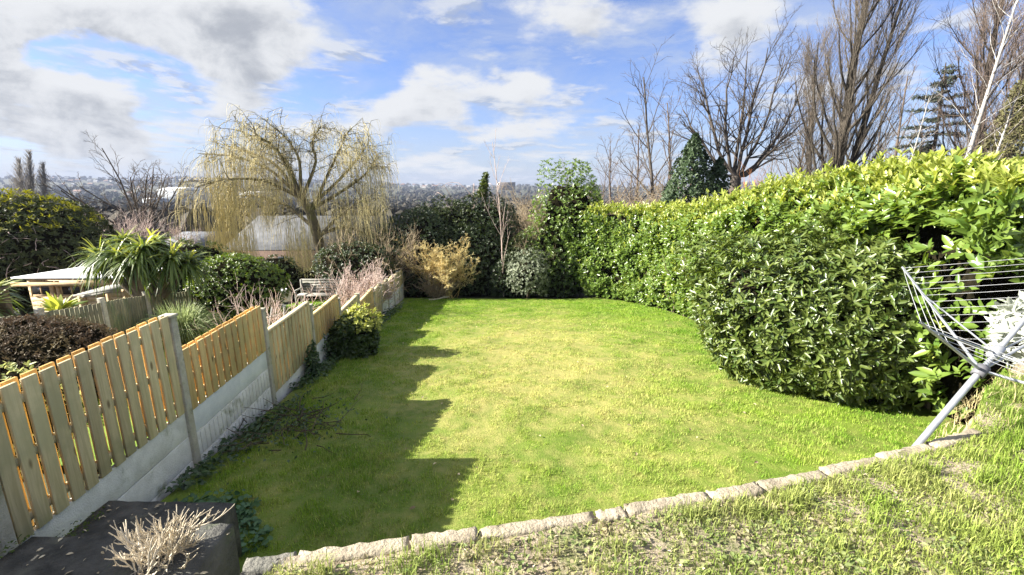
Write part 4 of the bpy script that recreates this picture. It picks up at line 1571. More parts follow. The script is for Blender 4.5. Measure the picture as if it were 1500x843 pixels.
# small slatted shelter in front of the shed
m_greywood = wood_mat('silvered_timber', (.19, .185, .165), (.30, .29, .26), (.16, .16, .13))
pA, pB = P(122, 431, 12.9), P(186, 420, 12.9)
pg = empty('pergola', ((pA[0] + pB[0]) / 2, 13.2, float(garden_z(0, 13)) - .8), 'small grey slatted pergola in front of the shed', 'pergola')
mb = MB()
for j in range(9):
    fr = j / 8
    y_ = 12.7 + fr * 1.1
    mb.box(((pA[0] + pB[0]) / 2, y_, (pA[2] + pB[2]) / 2 + fr * .03), ((pB[0] - pA[0]) / 2 + .1, 0, (pB[2] - pA[2]) / 2), (0, .022, 0), (0, 0, .025))
mb.build('slat', m_greywood, pg)
for x_, y_, z_ in ((pA[0], 12.8, pA[2]), (pB[0], 12.8, pB[2]), (pA[0], 13.7, pA[2]), (pB[0], 13.7, pB[2])):
    mb = MB()
    mb.abox(x_ - .05, x_ + .05, y_ - .05, y_ + .05, float(garden_z(0, 13)) - .8, z_ - .03)
    mb.build('leg', m_frame, pg)
for y_ in (12.8, 13.7):
    mb = MB()
    mb.box(((pA[0] + pB[0]) / 2, y_, (pA[2] + pB[2]) / 2 - .065), ((pB[0] - pA[0]) / 2 + .05, 0, (pB[2] - pA[2]) / 2), (0, .03, 0), (0, 0, .035))
    mb.build('beam', m_greywood, pg)

# bench, urn, trellis behind the fence
bx, by = -7.75, 17.6
bz = float(garden_z(0, by))
bench = empty('garden_bench', (bx, by, bz), 'weathered grey slatted bench standing beyond the fence under the willow', 'bench')
mb = MB()
for j in range(5):
    mb.abox(bx - .85, bx + .85, by - .28 + j * .11, by - .19 + j * .11, bz + .43, bz + .46)
mb.build('seat', m_greywood, bench)
mb = MB()
for j in range(5):
    mb.box((bx, by + .30 + j * .018, bz + .55 + j * .105), (.85, 0, 0), (0, .012, -.002), (0, .008, .042))
mb.build('backrest', m_greywood, bench)
for sx in (-.82, .82):
    for yy_, h_ in ((-.25, .64), (.30, 1.0)):
        mb = MB()
        mb.abox(bx + sx - .035, bx + sx + .035, by + yy_ - .035, by + yy_ + .035, bz - .05, bz + h_)
        mb.build('leg', m_greywood, bench)
    mb = MB()
    mb.abox(bx + sx - .04, bx + sx + .04, by - .30, by + .262, bz + .642, bz + .675)
    mb.build('armrest', m_greywood, bench)
m_white = surf_mat('white_stone', (.62, .62, .60), (.75, .75, .72), 8, .8, .2)
uc = P(412, 448, 17.0)
uc[2] = float(garden_z(0, 17.0))
urn = empty('bird_bath', uc, 'small white stone bird bath by the dark shrub', 'bird bath')


def lathe(name, c, prof, mat, parent, n=20):
    th = np.linspace(0, 2 * np.pi, n, endpoint=False)
    V = np.array([[c[0] + r * math.cos(t), c[1] + r * math.sin(t), c[2] + z] for r, z in prof for t in th])
    idx = np.arange(len(prof) * n).reshape(len(prof), n)
    nx_ = np.roll(idx, -1, 1)
    f_ = np.stack([idx[:-1], nx_[:-1], nx_[1:], idx[1:]], -1).reshape(-1, 4)
    return mesh_obj(name, V, [f_], mat, parent, True)


lathe('pedestal', uc, [(.0, 0), (.17, 0), (.17, .06), (.09, .1), (.07, .3), (.075, .5), (.10, .56), (.0, .57)], m_white, urn)
lathe('bowl', uc, [(.0, .56), (.12, .57), (.26, .66), (.28, .72), (.25, .72), (.12, .64), (.0, .63)], m_white, urn)

# bare rose like shrubs with pale pink stems
def twiggy(name, base, h, n, spread, mats, label, seed, r0=.012, lv=3, cat='shrub', group=None, trop=.06, cnt=(3, 5), rmin=.003):
    rg = np.random.default_rng(seed)
    root = empty(name, base, label, cat, group)
    spec = [dict(wander=.12, n=5, trop=(0, 0, trop * .5), taper=.6)]
    for k in range(lv - 1):
        spec.append(dict(count=cnt, angle=(.3, .8), len=(.45, .75), wander=.15, n=4, rr=.7, fall=.3, taper=.6, trop=(0, 0, trop), rmin=rmin, **{'from': (.2, 1)}))
    o = {}
    for k in range(n):
        a = rg.uniform(0, 6.28)
        grow(np.asarray(base) + [rg.normal(0, .06), rg.normal(0, .06), 0], (math.cos(a) * spread, math.sin(a) * spread, rg.uniform(.5, 1)), h * rg.uniform(.5, .85), r0, spec, rg, 0, o)
    tube_obj('stem', o[0], mats[0], root, 5)
    tube_obj('twig', [b for l in o if l for b in o[l]], mats[1], root, 3)
    return root


def onground(u, v, Y, dz=0):
    p = P(u, v, Y)
    p[2] = float(garden_z(p[0], Y)) + dz
    return p


twiggy('bare_rose', onground(532, 440, 15.5), 1.75, 46, .5, (m_pink, m_pink), 'dense pale pink bare shrub rising above the far fence panels', 3, .016, 4, rmin=.007, cnt=(3, 4))
twiggy('bare_rose', onground(505, 440, 13.5), 1.7, 16, .6, (m_pink, m_pink), 'smaller bare pinkish shrub in front of the bench', 4, .012, 3, rmin=.007)
twiggy('bare_rose', onground(420, 470, 9.4), 1.75, 18, .5, (m_pink, m_pink), 'bare pinkish shrub with knobbly shoots behind the third fence panel', 5, .012, 3, rmin=.006)
twiggy('bare_rose', onground(365, 470, 8.3), 1.75, 6, .3, (m_pink, m_pink), 'few thin pink shoots poking up by the second fence post', 6, .008, 3)
mb = MB()
A = onground(392, 470, 9.6)
tr_ = empty('bean_trellis', A, 'leaning pale timber rails behind the third fence panel', 'plant support')
for dx, lean in ((0, .35), (.35, .15), (.7, .35)):
    mb.box(A + [dx, 0, .55], (.018, 0, 0), (0, .018, 0), (lean * .4, 0, .55))
mb.build('leg', m_greywood, tr_)
mb = MB()
for z_ in (.6, .95):
    mb.box(A + [.35, .02, z_], (.48, 0, .12), (0, .012, 0), (0, 0, .02))
mb.build('rail', m_greywood, tr_)

# shrub row under the willow
m_gorse = leaf_mat('sparse_olive_leaf', (.14, .15, .05), (.26, .25, .10), .6, .25, .3)
bush('dark_shrub', P(520, 395, 19.5), (1.7, 1.1, 1.2), 1500, .09, .45, m_dark, 'dark evergreen shrub right of the willow trunk beyond the bench', 'shrub', k=6)
bush('dark_shrub', P(455, 425, 19.8), (1.0, .9, 1.0), 500, .08, .4, m_gorse, 'low olive shrub at the foot of the willow behind the bench', 'shrub', k=6)
bush('dark_shrub', P(400, 405, 19.5), (1.3, 1.0, .9), 700, .09, .45, m_dark, 'dark shrub below the brick wall left of the bird bath', 'shrub', k=6)

# ------------------------------------------------------------------ willow
wb = np.array([-9.0, 22.5, -5.5])
wbase = P(482, 432, 22.5)
wbase[2] = -5.5
wroot = empty('weeping_willow', wbase, 'large weeping willow with bare yellow hanging twigs beyond the fence', 'tree')
fork = P(440, 287, 22.5)
k1_ = P(466, 350, 22.3)
trunk = np.array([wbase, P(476, 395, 22.4), k1_, P(455, 312, 22.4), fork])
rg = np.random.default_rng(5)
V, f = tubes([(trunk, np.array([.30, .26, .24, .22, .20]))], 12)
mesh_obj('trunk', V, f, m_willow_b, wroot, True)
limbs, hang = [], []
LIMB = [((440, 287), (400, 235), (350, 205), (305, 192)), ((440, 287), (418, 230), (385, 195), (345, 175)), ((440, 290), (440, 235), (425, 195), (400, 170)),
        ((445, 285), (465, 235), (455, 195), (470, 170)), ((452, 305), (500, 262), (530, 225), (550, 190)), ((452, 310), (510, 275), (545, 255), (562, 225)),
        ((440, 290), (385, 262), (330, 262), (285, 275)), ((440, 290), (400, 250), (345, 228), (290, 225)), ((466, 350), (490, 322), (520, 300), (545, 290)),
        ((455, 315), (480, 255), (500, 215), (505, 180)), ((440, 287), (405, 215), (375, 185), (372, 172)), ((455, 330), (420, 300), (370, 285), (330, 290)), ((466, 345), (505, 330), (540, 345), (560, 350))]
for i_, L_ in enumerate(LIMB):
    depth = rg.uniform(-3.0, 3.0)
    pts = []
    for k, (u, v) in enumerate(L_):
        pts.append(P(u - (8 if u > 540 else 0), v + (14 if v < 215 else 0), 22.4 + depth * k / 3))
    pts = np.array(pts)
    t_ = np.linspace(0, 1, 10)
    T3 = np.linspace(0, 1, 4)
    pp = np.stack([np.interp(t_, T3, pts[:, j]) for j in range(3)], -1)
    pp[1:-1] = pp[1:-1] * .5 + (pp[:-2] + pp[2:]) * .25
    limbs.append((pp, np.linspace(.095, .018, 10)))
    for j in range(20):
        x = rg.uniform(1.2, 8.6)
        a = int(x)
        s_ = pp[a] + (pp[min(a + 1, 9)] - pp[a]) * (x - a)
        tan = unit(pp[min(a + 1, 9)] - pp[a - 1])
        dd = unit(tan + rg.normal(0, .6, 3) + [0, 0, -.12])
        b_, r_ = branch(s_, dd, rg.uniform(.6, 1.5), .022, 7, .14, (0, 0, -.04), rg, .3)
        limbs.append((b_, r_))
        for k in range(5):
            q_ = b_[rg.integers(2, 7)]
            b2, r2 = branch(q_, unit(tan * .4 + rg.normal(0, .7, 3)), rg.uniform(.35, .8), .010, 6, .18, (0, 0, -.12), rg, .4)
            limbs.append((b2, r2))
            for m_ in range(3):
                hang.append((b2[rg.integers(1, 6)], tan))
tube_obj('crown', limbs, m_willow_b, wroot, 5)
hs = []
for (s_, tan) in hang:
    u_ = (s_[0] / s_[1])
    low_ = rg.uniform(.35, 1.0)
    outer = np.clip(abs(s_[0] + 9.9) / 4.5, 0, 1)
    L_ = rg.uniform(.25, 1.1) + outer * rg.uniform(0, 2.3) * (rg.uniform() < .7) + max(0, (-.3 - s_[2])) * .4
    L_ = min(L_, s_[2] + 4.8)
    if L_ < .3:
        continue
    d_ = unit(np.array([tan[0], tan[1], 0]) + rg.normal(0, .6, 3) * [1, 1, 0])
    t_ = np.linspace(0, 1, 7)[:, None]
    o_ = rg.uniform(.15, .7)
    p_ = s_ + d_ * o_ * (1 - (1 - t_) ** 2) + np.array([0, 0, 1]) * (.18 * np.sin(t_ * 2.2) * o_ * 2 - t_ ** 1.3 * L_) + rg.normal(0, .012, (7, 3)) * t_
    hs.append((p_, np.linspace(.0062, .0036, 7)))
# dense hanging curtains at the left, over the trunk and to the right
CURT = [((290, 300), (300, 355), 20), ((300, 345), (375, 385), 330), ((335, 275), (400, 330), 200), ((400, 285), (470, 300), 220), ((415, 330), (455, 440), 260),
        ((460, 290), (540, 360), 170), ((530, 270), (560, 350), 70), ((300, 235), (345, 330), 110), ((345, 240), (430, 300), 140), ((310, 290), (345, 395), 150)]
for (u0, v0), (u1, v1), n in CURT:
    for k in range(n):
        u = rg.uniform(min(u0, u1), max(u0, u1))
        vt = rg.uniform(v0 - 20, (v0 + v1) / 2)
        Y = 22.5 + rg.normal(0, 1.4)
        s_ = P(u, vt, Y)
        e_ = P(u, rg.uniform((v0 + v1) / 2, v1 + 12), Y)
        L_ = s_[2] - e_[2]
        if L_ < .2:
            continue
        t_ = np.linspace(0, 1, 7)[:, None]
        p_ = s_ + np.array([0, 0, -1]) * t_ * L_ + np.cumsum(rg.normal(0, .02, (7, 3)), 0) * [1, 1, 0] + rg.normal(0, .05, 3) * np.array([1, 1, 0]) * t_
        hs.append((p_, np.linspace(.0075, .004, 7)))
tube_obj('hanging_twig', hs, m_willow, wroot, 3)

# ------------------------------------------------------------------ houses just beyond, under the willow
m_roof = surf_mat('grey_roof', (.075, .078, .082), (.11, .114, .12), 2, .9, .3, 10, spec=.1)
m_roofw = surf_mat('pale_roof', (.12, .132, .15), (.17, .185, .21), 2, .9, .2, 10, spec=.1)
m_brick = surf_mat('brick', (.07, .045, .035), (.11, .07, .052), 6, .9, .4, 20)


def gable_house(name, x0, x1, y0, y1, zb, ze, zr, mats, label, cat='house', windows=2, group=None):
    root = empty(name, ((x0 + x1) / 2, (y0 + y1) / 2, zb), label, cat, group)
    ym = (y0 + y1) / 2
    mb = MB()
    mb.abox(x0, x1, y0, y1, zb, ze)
    mb.add([(x0, y0, ze), (x0, y1, ze), (x0, ym, zr - .06), (x1, y0, ze), (x1, y1, ze), (x1, ym, zr - .06)], None, [[0, 2, 1], [3, 4, 5]])
    mb.build('wall', mats[0], root)
    mb = MB()
    e = .35
    sl = (zr - ze) / (ym - y0)
    for sgn, ye in ((-1, y0), (1, y1)):
        a = np.array([0, ym, zr])
        b = np.array([0, ye + sgn * e, ze - sl * e])
        n_ = unit(np.cross(b - a, [1, 0, 0]))
        if n_[2] < 0:
            n_ = -n_
        mb.box((a + b) / 2 + np.array([(x0 + x1) / 2, 0, 0]) + n_ * .05, ((x1 - x0) / 2 + e, 0, 0), (b - a) / 2, n_ * .05)
    mb.build('roof', mats[1], root)
    for j in range(windows):
        xc = x0 + (x1 - x0) * (j + .5) / windows
        mb = MB()
        mb.abox(xc - .6, xc + .6, y0 - .05, y0 - .01, ze - 1.7, ze - .6)
        wn = mb.build('window', m_white, root)
        mb = MB()
        mb.abox(xc - .52, xc - .03, y0 - .065, y0 - .052, ze - 1.62, ze - .68)
        mb.abox(xc + .03, xc + .52, y0 - .065, y0 - .052, ze - 1.62, ze - .68)
        mb.build('pane', m_glass, wn)
    return root


a_, b_ = P(335, 364, 32), P(556, 364, 32)
gable_house('bungalow', a_[0], b_[0], 32, 42, -8.2, a_[2], P(400, 318, 37)[2], (m_brick, m_roof), 'brick bungalow with a grey roof half hidden by the willow', 'house', 4)
a_, b_ = P(232, 362, 42), P(300, 362, 42)
gable_house('bungalow', a_[0], b_[0], 42, 50, -10.5, a_[2], P(250, 341, 46)[2], (m_brick, m_roofw), 'pale blue grey roofed house between palm and willow', 'house', 2)

# ------------------------------------------------------------------ planting across the bottom of the lawn
m_forsy = leaf_mat('yellow_bush_leaf', (.60, .52, .25), (.76, .68, .38), .6, .3, .3, patch=(.52, .42, .20), pscale=1.5)
m_ytwig = surf_mat('yellow_twig', (.42, .30, .12), (.60, .46, .2), 5, .8, 0, island=.3)
m_greyg = leaf_mat('grey_green_leaf', (.14, .17, .10), (.27, .30, .20), .5, .2, .5)
m_brownt = surf_mat('brown_twig', (.22, .17, .11), (.36, .29, .19), 5, .9, 0, island=.3)
gz20 = lambda x, y: garden_z(x, y)


def shoot_bush(base, n, label, lean, seed, h):
    """loose bush of arching shoots, narrow leaves along their outer halves"""
    rg = np.random.default_rng(seed)
    root = empty('yellow_bush', base, label, 'shrub')
    o = {}
    for k in range(n):
        b = np.asarray(base) + [rg.normal(.0, .16), rg.normal(0, .16), 0]
        grow(b, (rg.normal(lean, .40), rg.normal(0, .32), 1), h * rg.uniform(.62, 1.08), .014, [dict(wander=.08, n=7, trop=(lean * .05, 0, .02)), dict(count=(5, 8), angle=(.3, .9), len=(.22, .48), wander=.18, n=5, rr=.6, rmin=.005, **{'from': (.35, 1)}),
             dict(count=(2, 4), angle=(.3, .9), len=(.4, .7), wander=.2, n=4, rr=.7, rmin=.004)], rg, 0, o)
    tube_obj('stem', o[0], m_ytwig, root, 4)
    tube_obj('twig', o[1] + o[2], m_ytwig, root, 3)
    pts, ax = [], []
    for l in (1, 2):
        for p_, _ in o[l]:
            for q_ in range(1, len(p_)):
                if rg.uniform() < .95:
                    pts.append(p_[q_])
                    ax.append(unit(p_[q_] - p_[q_ - 1]))
    V, q = rosettes(np.array(pts), np.array(ax), 4, .095, .16, (.3, 1.0), .3, .05)
    mesh_obj('foliage', V, [q], m_forsy, root)


yp = P(655, 400, 19.9)
shoot_bush(np.array([yp[0], 19.9, -5.05]), 34, 'bright straw yellow bush glowing at the back left of the lawn', .0, 11, 2.35)
shoot_bush(np.array([yp[0] - .75, 20.4, -5.05]), 15, 'smaller thin yellow bush left of the bright straw yellow one', -.16, 12, 2.55)
BACK = [  # u, v of the top, Y, half width, half depth, leaves, leaf, material, label
    (602, 306, 22.5, 2.5, 1.3, 4200, .10, m_dark, 'dark evergreen bush behind the far end of the fence'),
    (650, 292, 23.0, 2.3, 1.3, 4000, .10, m_dark2, 'olive topped evergreen rising behind the bright yellow bush'),
    (708, 280, 23.2, 2.2, 1.3, 4200, .10, m_dark, 'tallest dark evergreen behind the thin bare sapling'),
    (690, 330, 21.8, 2.1, 1.0, 3200, .10, m_dark, 'dark bush low behind the sapling at the end of the lawn'),
    (785, 335, 21.7, 1.7, 1.0, 2800, .10, m_dark2, 'dark olive bush behind the grey green shrub by the hedge end'),
    (752, 372, 21.0, 1.2, .8, 1200, .10, m_dark, 'low dark bush between sapling and grey green shrub'),
    (825, 372, 20.9, 1.0, .7, 900, .10, m_dark, 'low dark bush in the back corner under the bright laurel'),
    (565, 355, 21.0, 1.2, 1.0, 1400, .09, m_dark, 'dark bush leaning over the last fence post'),
    (620, 395, 21.0, 1.4, .8, 1100, .09, m_dark, 'low dark bush behind the twiggy foot of the yellow bush')]
for (u, v, Y, rx, ry, n, lf, mm, lab) in BACK:
    tp = P(u, v, Y)
    zb_ = float(garden_z(0, Y)) - .25
    rz_ = (tp[2] - zb_) / 1.75
    bush('evergreen_bush', (tp[0], Y, tp[2] - rz_), (rx, ry, rz_), n, lf, .42, mm, lab, 'bush', k=6, amp=.26, lumps=40, sharp=22, up=.4, low=-.95, depth=.3, core=.74)
# ivy covered snag
iv = P(705, 268, 22.9)
ivr = empty('ivy_stump', (iv[0], 22.9, -5.5), 'ivy wrapped dead stem sticking up above the tall dark evergreen', 'ivy')
dd = rng.uniform(0, 1, 420)
px_ = np.stack([iv[0] + .25 * dd + rng.normal(0, .16, 420) * (1.2 - dd), 22.9 + rng.normal(0, .16, 420), iv[2] - .7 + dd * 1.15], -1)
V, q = rosettes(px_, rng.normal(0, .6, (420, 3)) + [0, 0, .5], 5, .10, .5)
mesh_obj('foliage', V, [q], m_dark2, ivr)
tube_obj('stem', [(np.linspace([iv[0], 22.9, -5.6], [iv[0] + .25, 22.9, iv[2] + .3], 5), np.linspace(.14, .05, 5))], m_bark_d, ivr, 7)

bush('grey_green_shrub', P(774, 402, 20.2), (1.0, .8, 1.1), 1100, .085, .40, m_greyg, 'grey green shrub beside the foot of the sapling', 'shrub', k=6, amp=.5, depth=.6, core=.45, lumps=26, sharp=16)
bl = P(846, 325, 20.9)
bush('corner_laurel', (bl[0] - .1, 21.3, -2.7), (1.75, 1.15, 2.7), 3600, .13, .38, m_laurel, 'tall bright laurel in the back corner beside the end of the hedge', 'shrub', k=6, amp=.38, lumps=26, sharp=14, core=.68, depth=.4, up=.8)

# bare twig thickets showing pale brown behind
for (u, v, Y, h, n, sp_, mm, lab, sd) in [
        (555, 350, 20.8, 3.4, 38, .55, m_brownt, 'brown twiggy thicket between willow and dark evergreen', 21),
        (785, 330, 23.0, 4.6, 34, .45, m_brownt, 'hazy brown thicket of bare twigs left of the corner laurel', 22),
        (745, 330, 24.5, 4.8, 22, .5, m_brownt, 'bare twiggy thicket behind the tallest dark evergreen', 23),
        (640, 420, 19.7, 1.2, 18, .5, m_brownt, 'low brown twiggy growth at the foot of the yellow bush', 24),
        (808, 300, 25.5, 4.9, 18, .4, m_brownt, 'bare thicket seen over the corner laurel', 25),
        (885, 300, 24.5, 4.9, 30, .4, m_brownt, 'tangled bare thicket just right of the corner laurel behind the hedge', 26),
        (922, 300, 25.0, 5.1, 30, .4, m_brownt, 'tangled bare thicket behind the middle of the hedge run', 27),
        (960, 300, 24.0, 4.8, 26, .4, m_brownt, 'tangled bare thicket left of the dark holly', 28)]:
    p = P(u, v, Y)
    p[2] = float(garden_z(0, Y)) - .1
    twiggy('bare_thicket', p, h, n, sp_, (mm, mm), lab, sd, .026, 4, 'bare shrub', None, .07, (4, 5), .008)

# thin sapling in front
sb = P(738, 410, 20.6)
sb[2] = -5.15
tree('bare_sapling', sb, (-.02, 0, 1), 7.0, .038, [dict(wander=.02, n=10, taper=.3), dict(count=13, angle=(.3, .6), len=(.22, .42), wander=.08, n=6, rr=.5, trop=(0, 0, .10), rmin=.011, fall=.55, **{'from': (.12, .98)}),
     dict(count=(2, 4), angle=(.3, .7), len=(.3, .5), wander=.1, n=4, rr=.6, trop=(0, 0, .06), rmin=.006)], (m_pink, m_pink, m_pink), 'thin pale bare sapling standing straight at the end of the lawn', seed=31)

# drooping dead arch branches in front of the town view
rg = np.random.default_rng(8)
p = P(690, 300, 24.5)
arch = empty('arching_branch', (p[0], 24.5, -5.5), 'bare arching bramble like branches above the dark evergreens', 'bare shrub')
ps = []
for k in range(9):
    s_ = np.array([p[0] + rg.normal(.2, .5), 24.3 + rg.normal(0, .4), -2.2])
    dx = rg.uniform(-1.5, 1.2)
    t_ = np.linspace(0, 1, 9)[:, None]
    ps.append((s_ + np.array([dx * 1.7, 0, 0]) * t_ + np.array([0, 0, 1]) * (t_ * 6.2 - t_ ** 2 * 4.2) * rg.uniform(.75, 1.05) + rg.normal(0, .02, (9, 3)), np.linspace(.025, .008, 9)))
tube_obj('stem', ps, m_pink, arch, 5)

# dead branch lying at the end of the lawn
p = onground(640, 438, 19.0)
lb = empty('fallen_branch', p, 'pale dead branch lying on the grass by the yellow bush', 'branch')
ps = [branch(p + [-.35, 0, .05], (1, .15, .02), .9, .03, 6, .12, (0, 0, 0), rng), branch(p + [0, 0, .07], (.8, .5, .15), .5, .018, 5, .15, (0, 0, 0), rng)]
tube_obj('stem', ps, m_stems, lb, 6)

# ------------------------------------------------------------------ trees beyond the hedge
BARE = [dict(wander=.07, n=8, taper=.5), dict(count=(6, 8), angle=(.45, .95), len=(.55, .8), wander=.10, n=8, rr=.62, trop=(0, 0, .06), fall=.25, **{'from': (.25, 1)}),
        dict(count=(5, 7), angle=(.4, .9), len=(.4, .65), wander=.13, n=6, rr=.6, trop=(0, 0, .05), fall=.3),
        dict(count=(4, 6), angle=(.4, .9), len=(.35, .6), wander=.16, n=5, rr=.6, trop=(0, 0, .05), rmin=.012),
        dict(count=(2, 4), angle=(.4, .9), len=(.35, .6), wander=.16, n=4, rr=.6, rmin=.009)]


def gbase(u, v, Y):
    p = P(u, v, Y)
    p[2] = float(ground_z(p[0], Y)) - .1
    return p


# big many stemmed bare tree
m_branch = surf_mat('bark_warm_grey', (.052, .043, .036), (.105, .088, .072), 9, .9, .4, 30)
b = gbase(1078, 280, 28)
root = empty('bare_tree', b, 'broad bare tree with several upright limbs behind the hedge', 'tree')
rg = np.random.default_rng(41)
o = {}
tops = [((1062, 250), (1035, 150), (1020, 95)), ((1068, 250), (1060, 160), (1075, 85)), ((1075, 250), (1090, 170), (1095, 75)), ((1085, 255), (1125, 175), (1150, 80)),
        ((1090, 262), (1150, 190), (1185, 100)), ((1080, 250), (1105, 150), (1125, 70)), ((1064, 262), (1020, 200), (1000, 160)), ((1092, 262), (1140, 210), (1185, 175))]
main = [(np.array([b, b * .5 + P(1078, 262, 28) * .5, P(1078, 258, 28)]), np.array([.38, .33, .30]))]
lim = []
for t3 in tops:
    dpt = rg.uniform(-2.2, 2.2)
    pts = np.array([P(u, v, 28 + dpt * k / 2) for k, (u, v) in enumerate(t3)])
    pts = np.vstack([P(1078, 258, 28), pts])
    t_ = np.linspace(0, 1, 9)
    pp = np.stack([np.interp(t_, [0, .12, .6, 1], pts[:, j]) for j in range(3)], -1)
    pp[1:-1] = pp[1:-1] * .5 + (pp[:-2] + pp[2:]) * .25 + rg.normal(0, .04, (7, 3))
    rr0 = np.linspace(.125, .02, 9)
    lim.append((pp, rr0))
    for j in range(20):
        x = rg.uniform(2.0, 8)
        a = int(x)
        tan = unit(pp[min(a + 1, 8)] - pp[a])
        oo = grow(pp[a], unit(tan + rg.normal(0, .5, 3)), rg.uniform(1.3, 2.8), rr0[a] * .45, BARE[2:], rg)
        for l in oo:
            o.setdefault(l, []).extend(oo[l])
tube_obj('trunk', main, m_branch, root, 10)
br = tube_obj('crown', lim + o[0], m_branch, root, 6)
tube_obj('twig', [q for l in o if l > 0 for q in o[l]], m_branch, br, 3)

# young bare trees left of it
YB = [dict(wander=.03, n=10, taper=.25), dict(count=(16, 20), angle=(.5, .9), len=(.25, .42), wander=.08, n=6, rr=.5, trop=(0, 0, .07), fall=.5, rmin=.016, **{'from': (.25, .98)}),
      dict(count=(4, 6), angle=(.4, .8), len=(.35, .6), wander=.12, n=5, rr=.6, rmin=.012, trop=(0, 0, .03)), dict(count=(2, 3), angle=(.4, .8), len=(.4, .6), wander=.12, n=4, rr=.7, rmin=.009)]
for (u, v, Y, ut, vt, lab, sd, mm) in [
        (966, 290, 27, 958, 108, 'tall slender bare tree left of the dark holly', 51, m_branch),
        (940, 290, 30, 935, 190, 'shorter bare tree with tangled twigs beside the slender one', 52, m_bark_br),
        (905, 290, 30, 885, 215, 'small faint bare tree behind the end of the hedge', 53, m_bark_br),
        (985, 290, 29, 985, 150, 'bare tree directly behind the dark holly', 54, m_bark_br),
        (1150, 270, 36, 1155, 150, 'bare tree between the broad bare tree and the poplars', 55, m_bark_br),
        (1330, 240, 38, 1325, 110, 'thin bare tree between poplar and cedar', 56, m_bark_br),
        (1290, 250, 36, 1285, 165, 'low bare tree right of the tallest poplar', 57, m_branch)]:
    b = gbase(u, v, Y)
    tp = P(ut, vt, Y)
    tree('bare_tree', b, tp - b, np.linalg.norm(tp - b), .012 * np.linalg.norm(tp - b), YB, (mm, mm, mm), lab, seed=sd)
# brown haze of far bare trees
for k, (u, Y, vt, lab) in enumerate([(830, 60, 245, 'far bare tree showing over the corner laurel'), (880, 70, 240, 'far bare tree at the left of the row behind the hedge end'), (925, 65, 235, 'far bare tree behind the shorter tangled one'),
                                     (1130, 60, 205, 'far bare tree behind the broad bare tree'), (1310, 60, 190, 'far bare tree low between the poplar and the cedar')]):
    b = gbase(u, 290, Y)
    tp = P(u, vt, Y)
    tree('bare_tree', b, tp - b, np.linalg.norm(tp - b), .13, YB, (m_bark_br, m_bark_br, m_bark_br), lab, seed=60 + k)
# orange stemmed coppice
ob_ = gbase(1105, 270, 21.5)
ob_[2] = -3
twiggy('orange_stems', ob_, 3.9, 26, .14, (m_bark_o, m_bark_o), 'orange red stems poking above the hedge under the broad bare tree', 71, .018, 2, 'shrub', None, .08)

# holly cone
m_holly = leaf_mat('holly_leaf', (.025, .048, .018), (.06, .095, .038), .5, .12, .35)
hc = gbase(1012, 280, 20.5)
ho = empty('holly_tree', hc, 'dark conical holly standing behind the hedge', 'tree')
tipz = P(1018, 197, 20.5)
n = 3000
tz = rng.uniform(0, 1, n) ** .75
for (cx, dz, rad_, n_, zt_) in ((0, 0, 1.25, 2400, tipz[2]), (1.15, 0, .85, 900, P(1050, 232, 20.5)[2])):
    tz = rng.uniform(0, 1, n_) ** .8
    a = rng.uniform(0, 6.28, n_)
    zb_ = -2.2
    z_ = zt_ - (zt_ - zb_) * tz
    lumps_ = 1 + .22 * np.sin(3 * a + 5 * tz) + .15 * np.sin(7 * a - 9 * tz)
    r_ = rad_ * np.minimum(1, tz * 1.7 + .03) ** .95 * lumps_ * (1 - .4 * rng.uniform(0, 1, n_) ** 2)
    pp = np.stack([hc[0] + cx + r_ * np.cos(a), 20.5 + r_ * np.sin(a), z_], -1)
    ax = np.stack([np.cos(a), np.sin(a), np.full(n_, .45)], -1) + rng.normal(0, .35, (n_, 3))
    V, q = rosettes(pp, ax, 6, .12, .5)
    mesh_obj('crown', V, [q], m_holly, ho)
tube_obj('trunk', [(np.linspace([hc[0], 20.5, -4.5], [hc[0], 20.5, tipz[2] - .4], 5), np.linspace(.14, .03, 5)), (np.linspace([hc[0] + 1.1, 20.5, -4.5], [hc[0] + 1.15, 20.5, .3], 5), np.linspace(.1, .03, 5))], m_bark_d, ho, 7)

# poplars: upright limbs, sheaves of upright twigs
m_pop = surf_mat('poplar_bark', (.030, .025, .018), (.062, .052, .037), 9, .9, .5, 30)
m_poptw = surf_mat('poplar_twig', (.135, .11, .085), (.23, .195, .155), 5, .85, 0, island=.25)
m_poptw2 = surf_mat('poplar_twig_reddish', (.16, .118, .095), (.25, .195, .16), 5, .85, 0, island=.25)


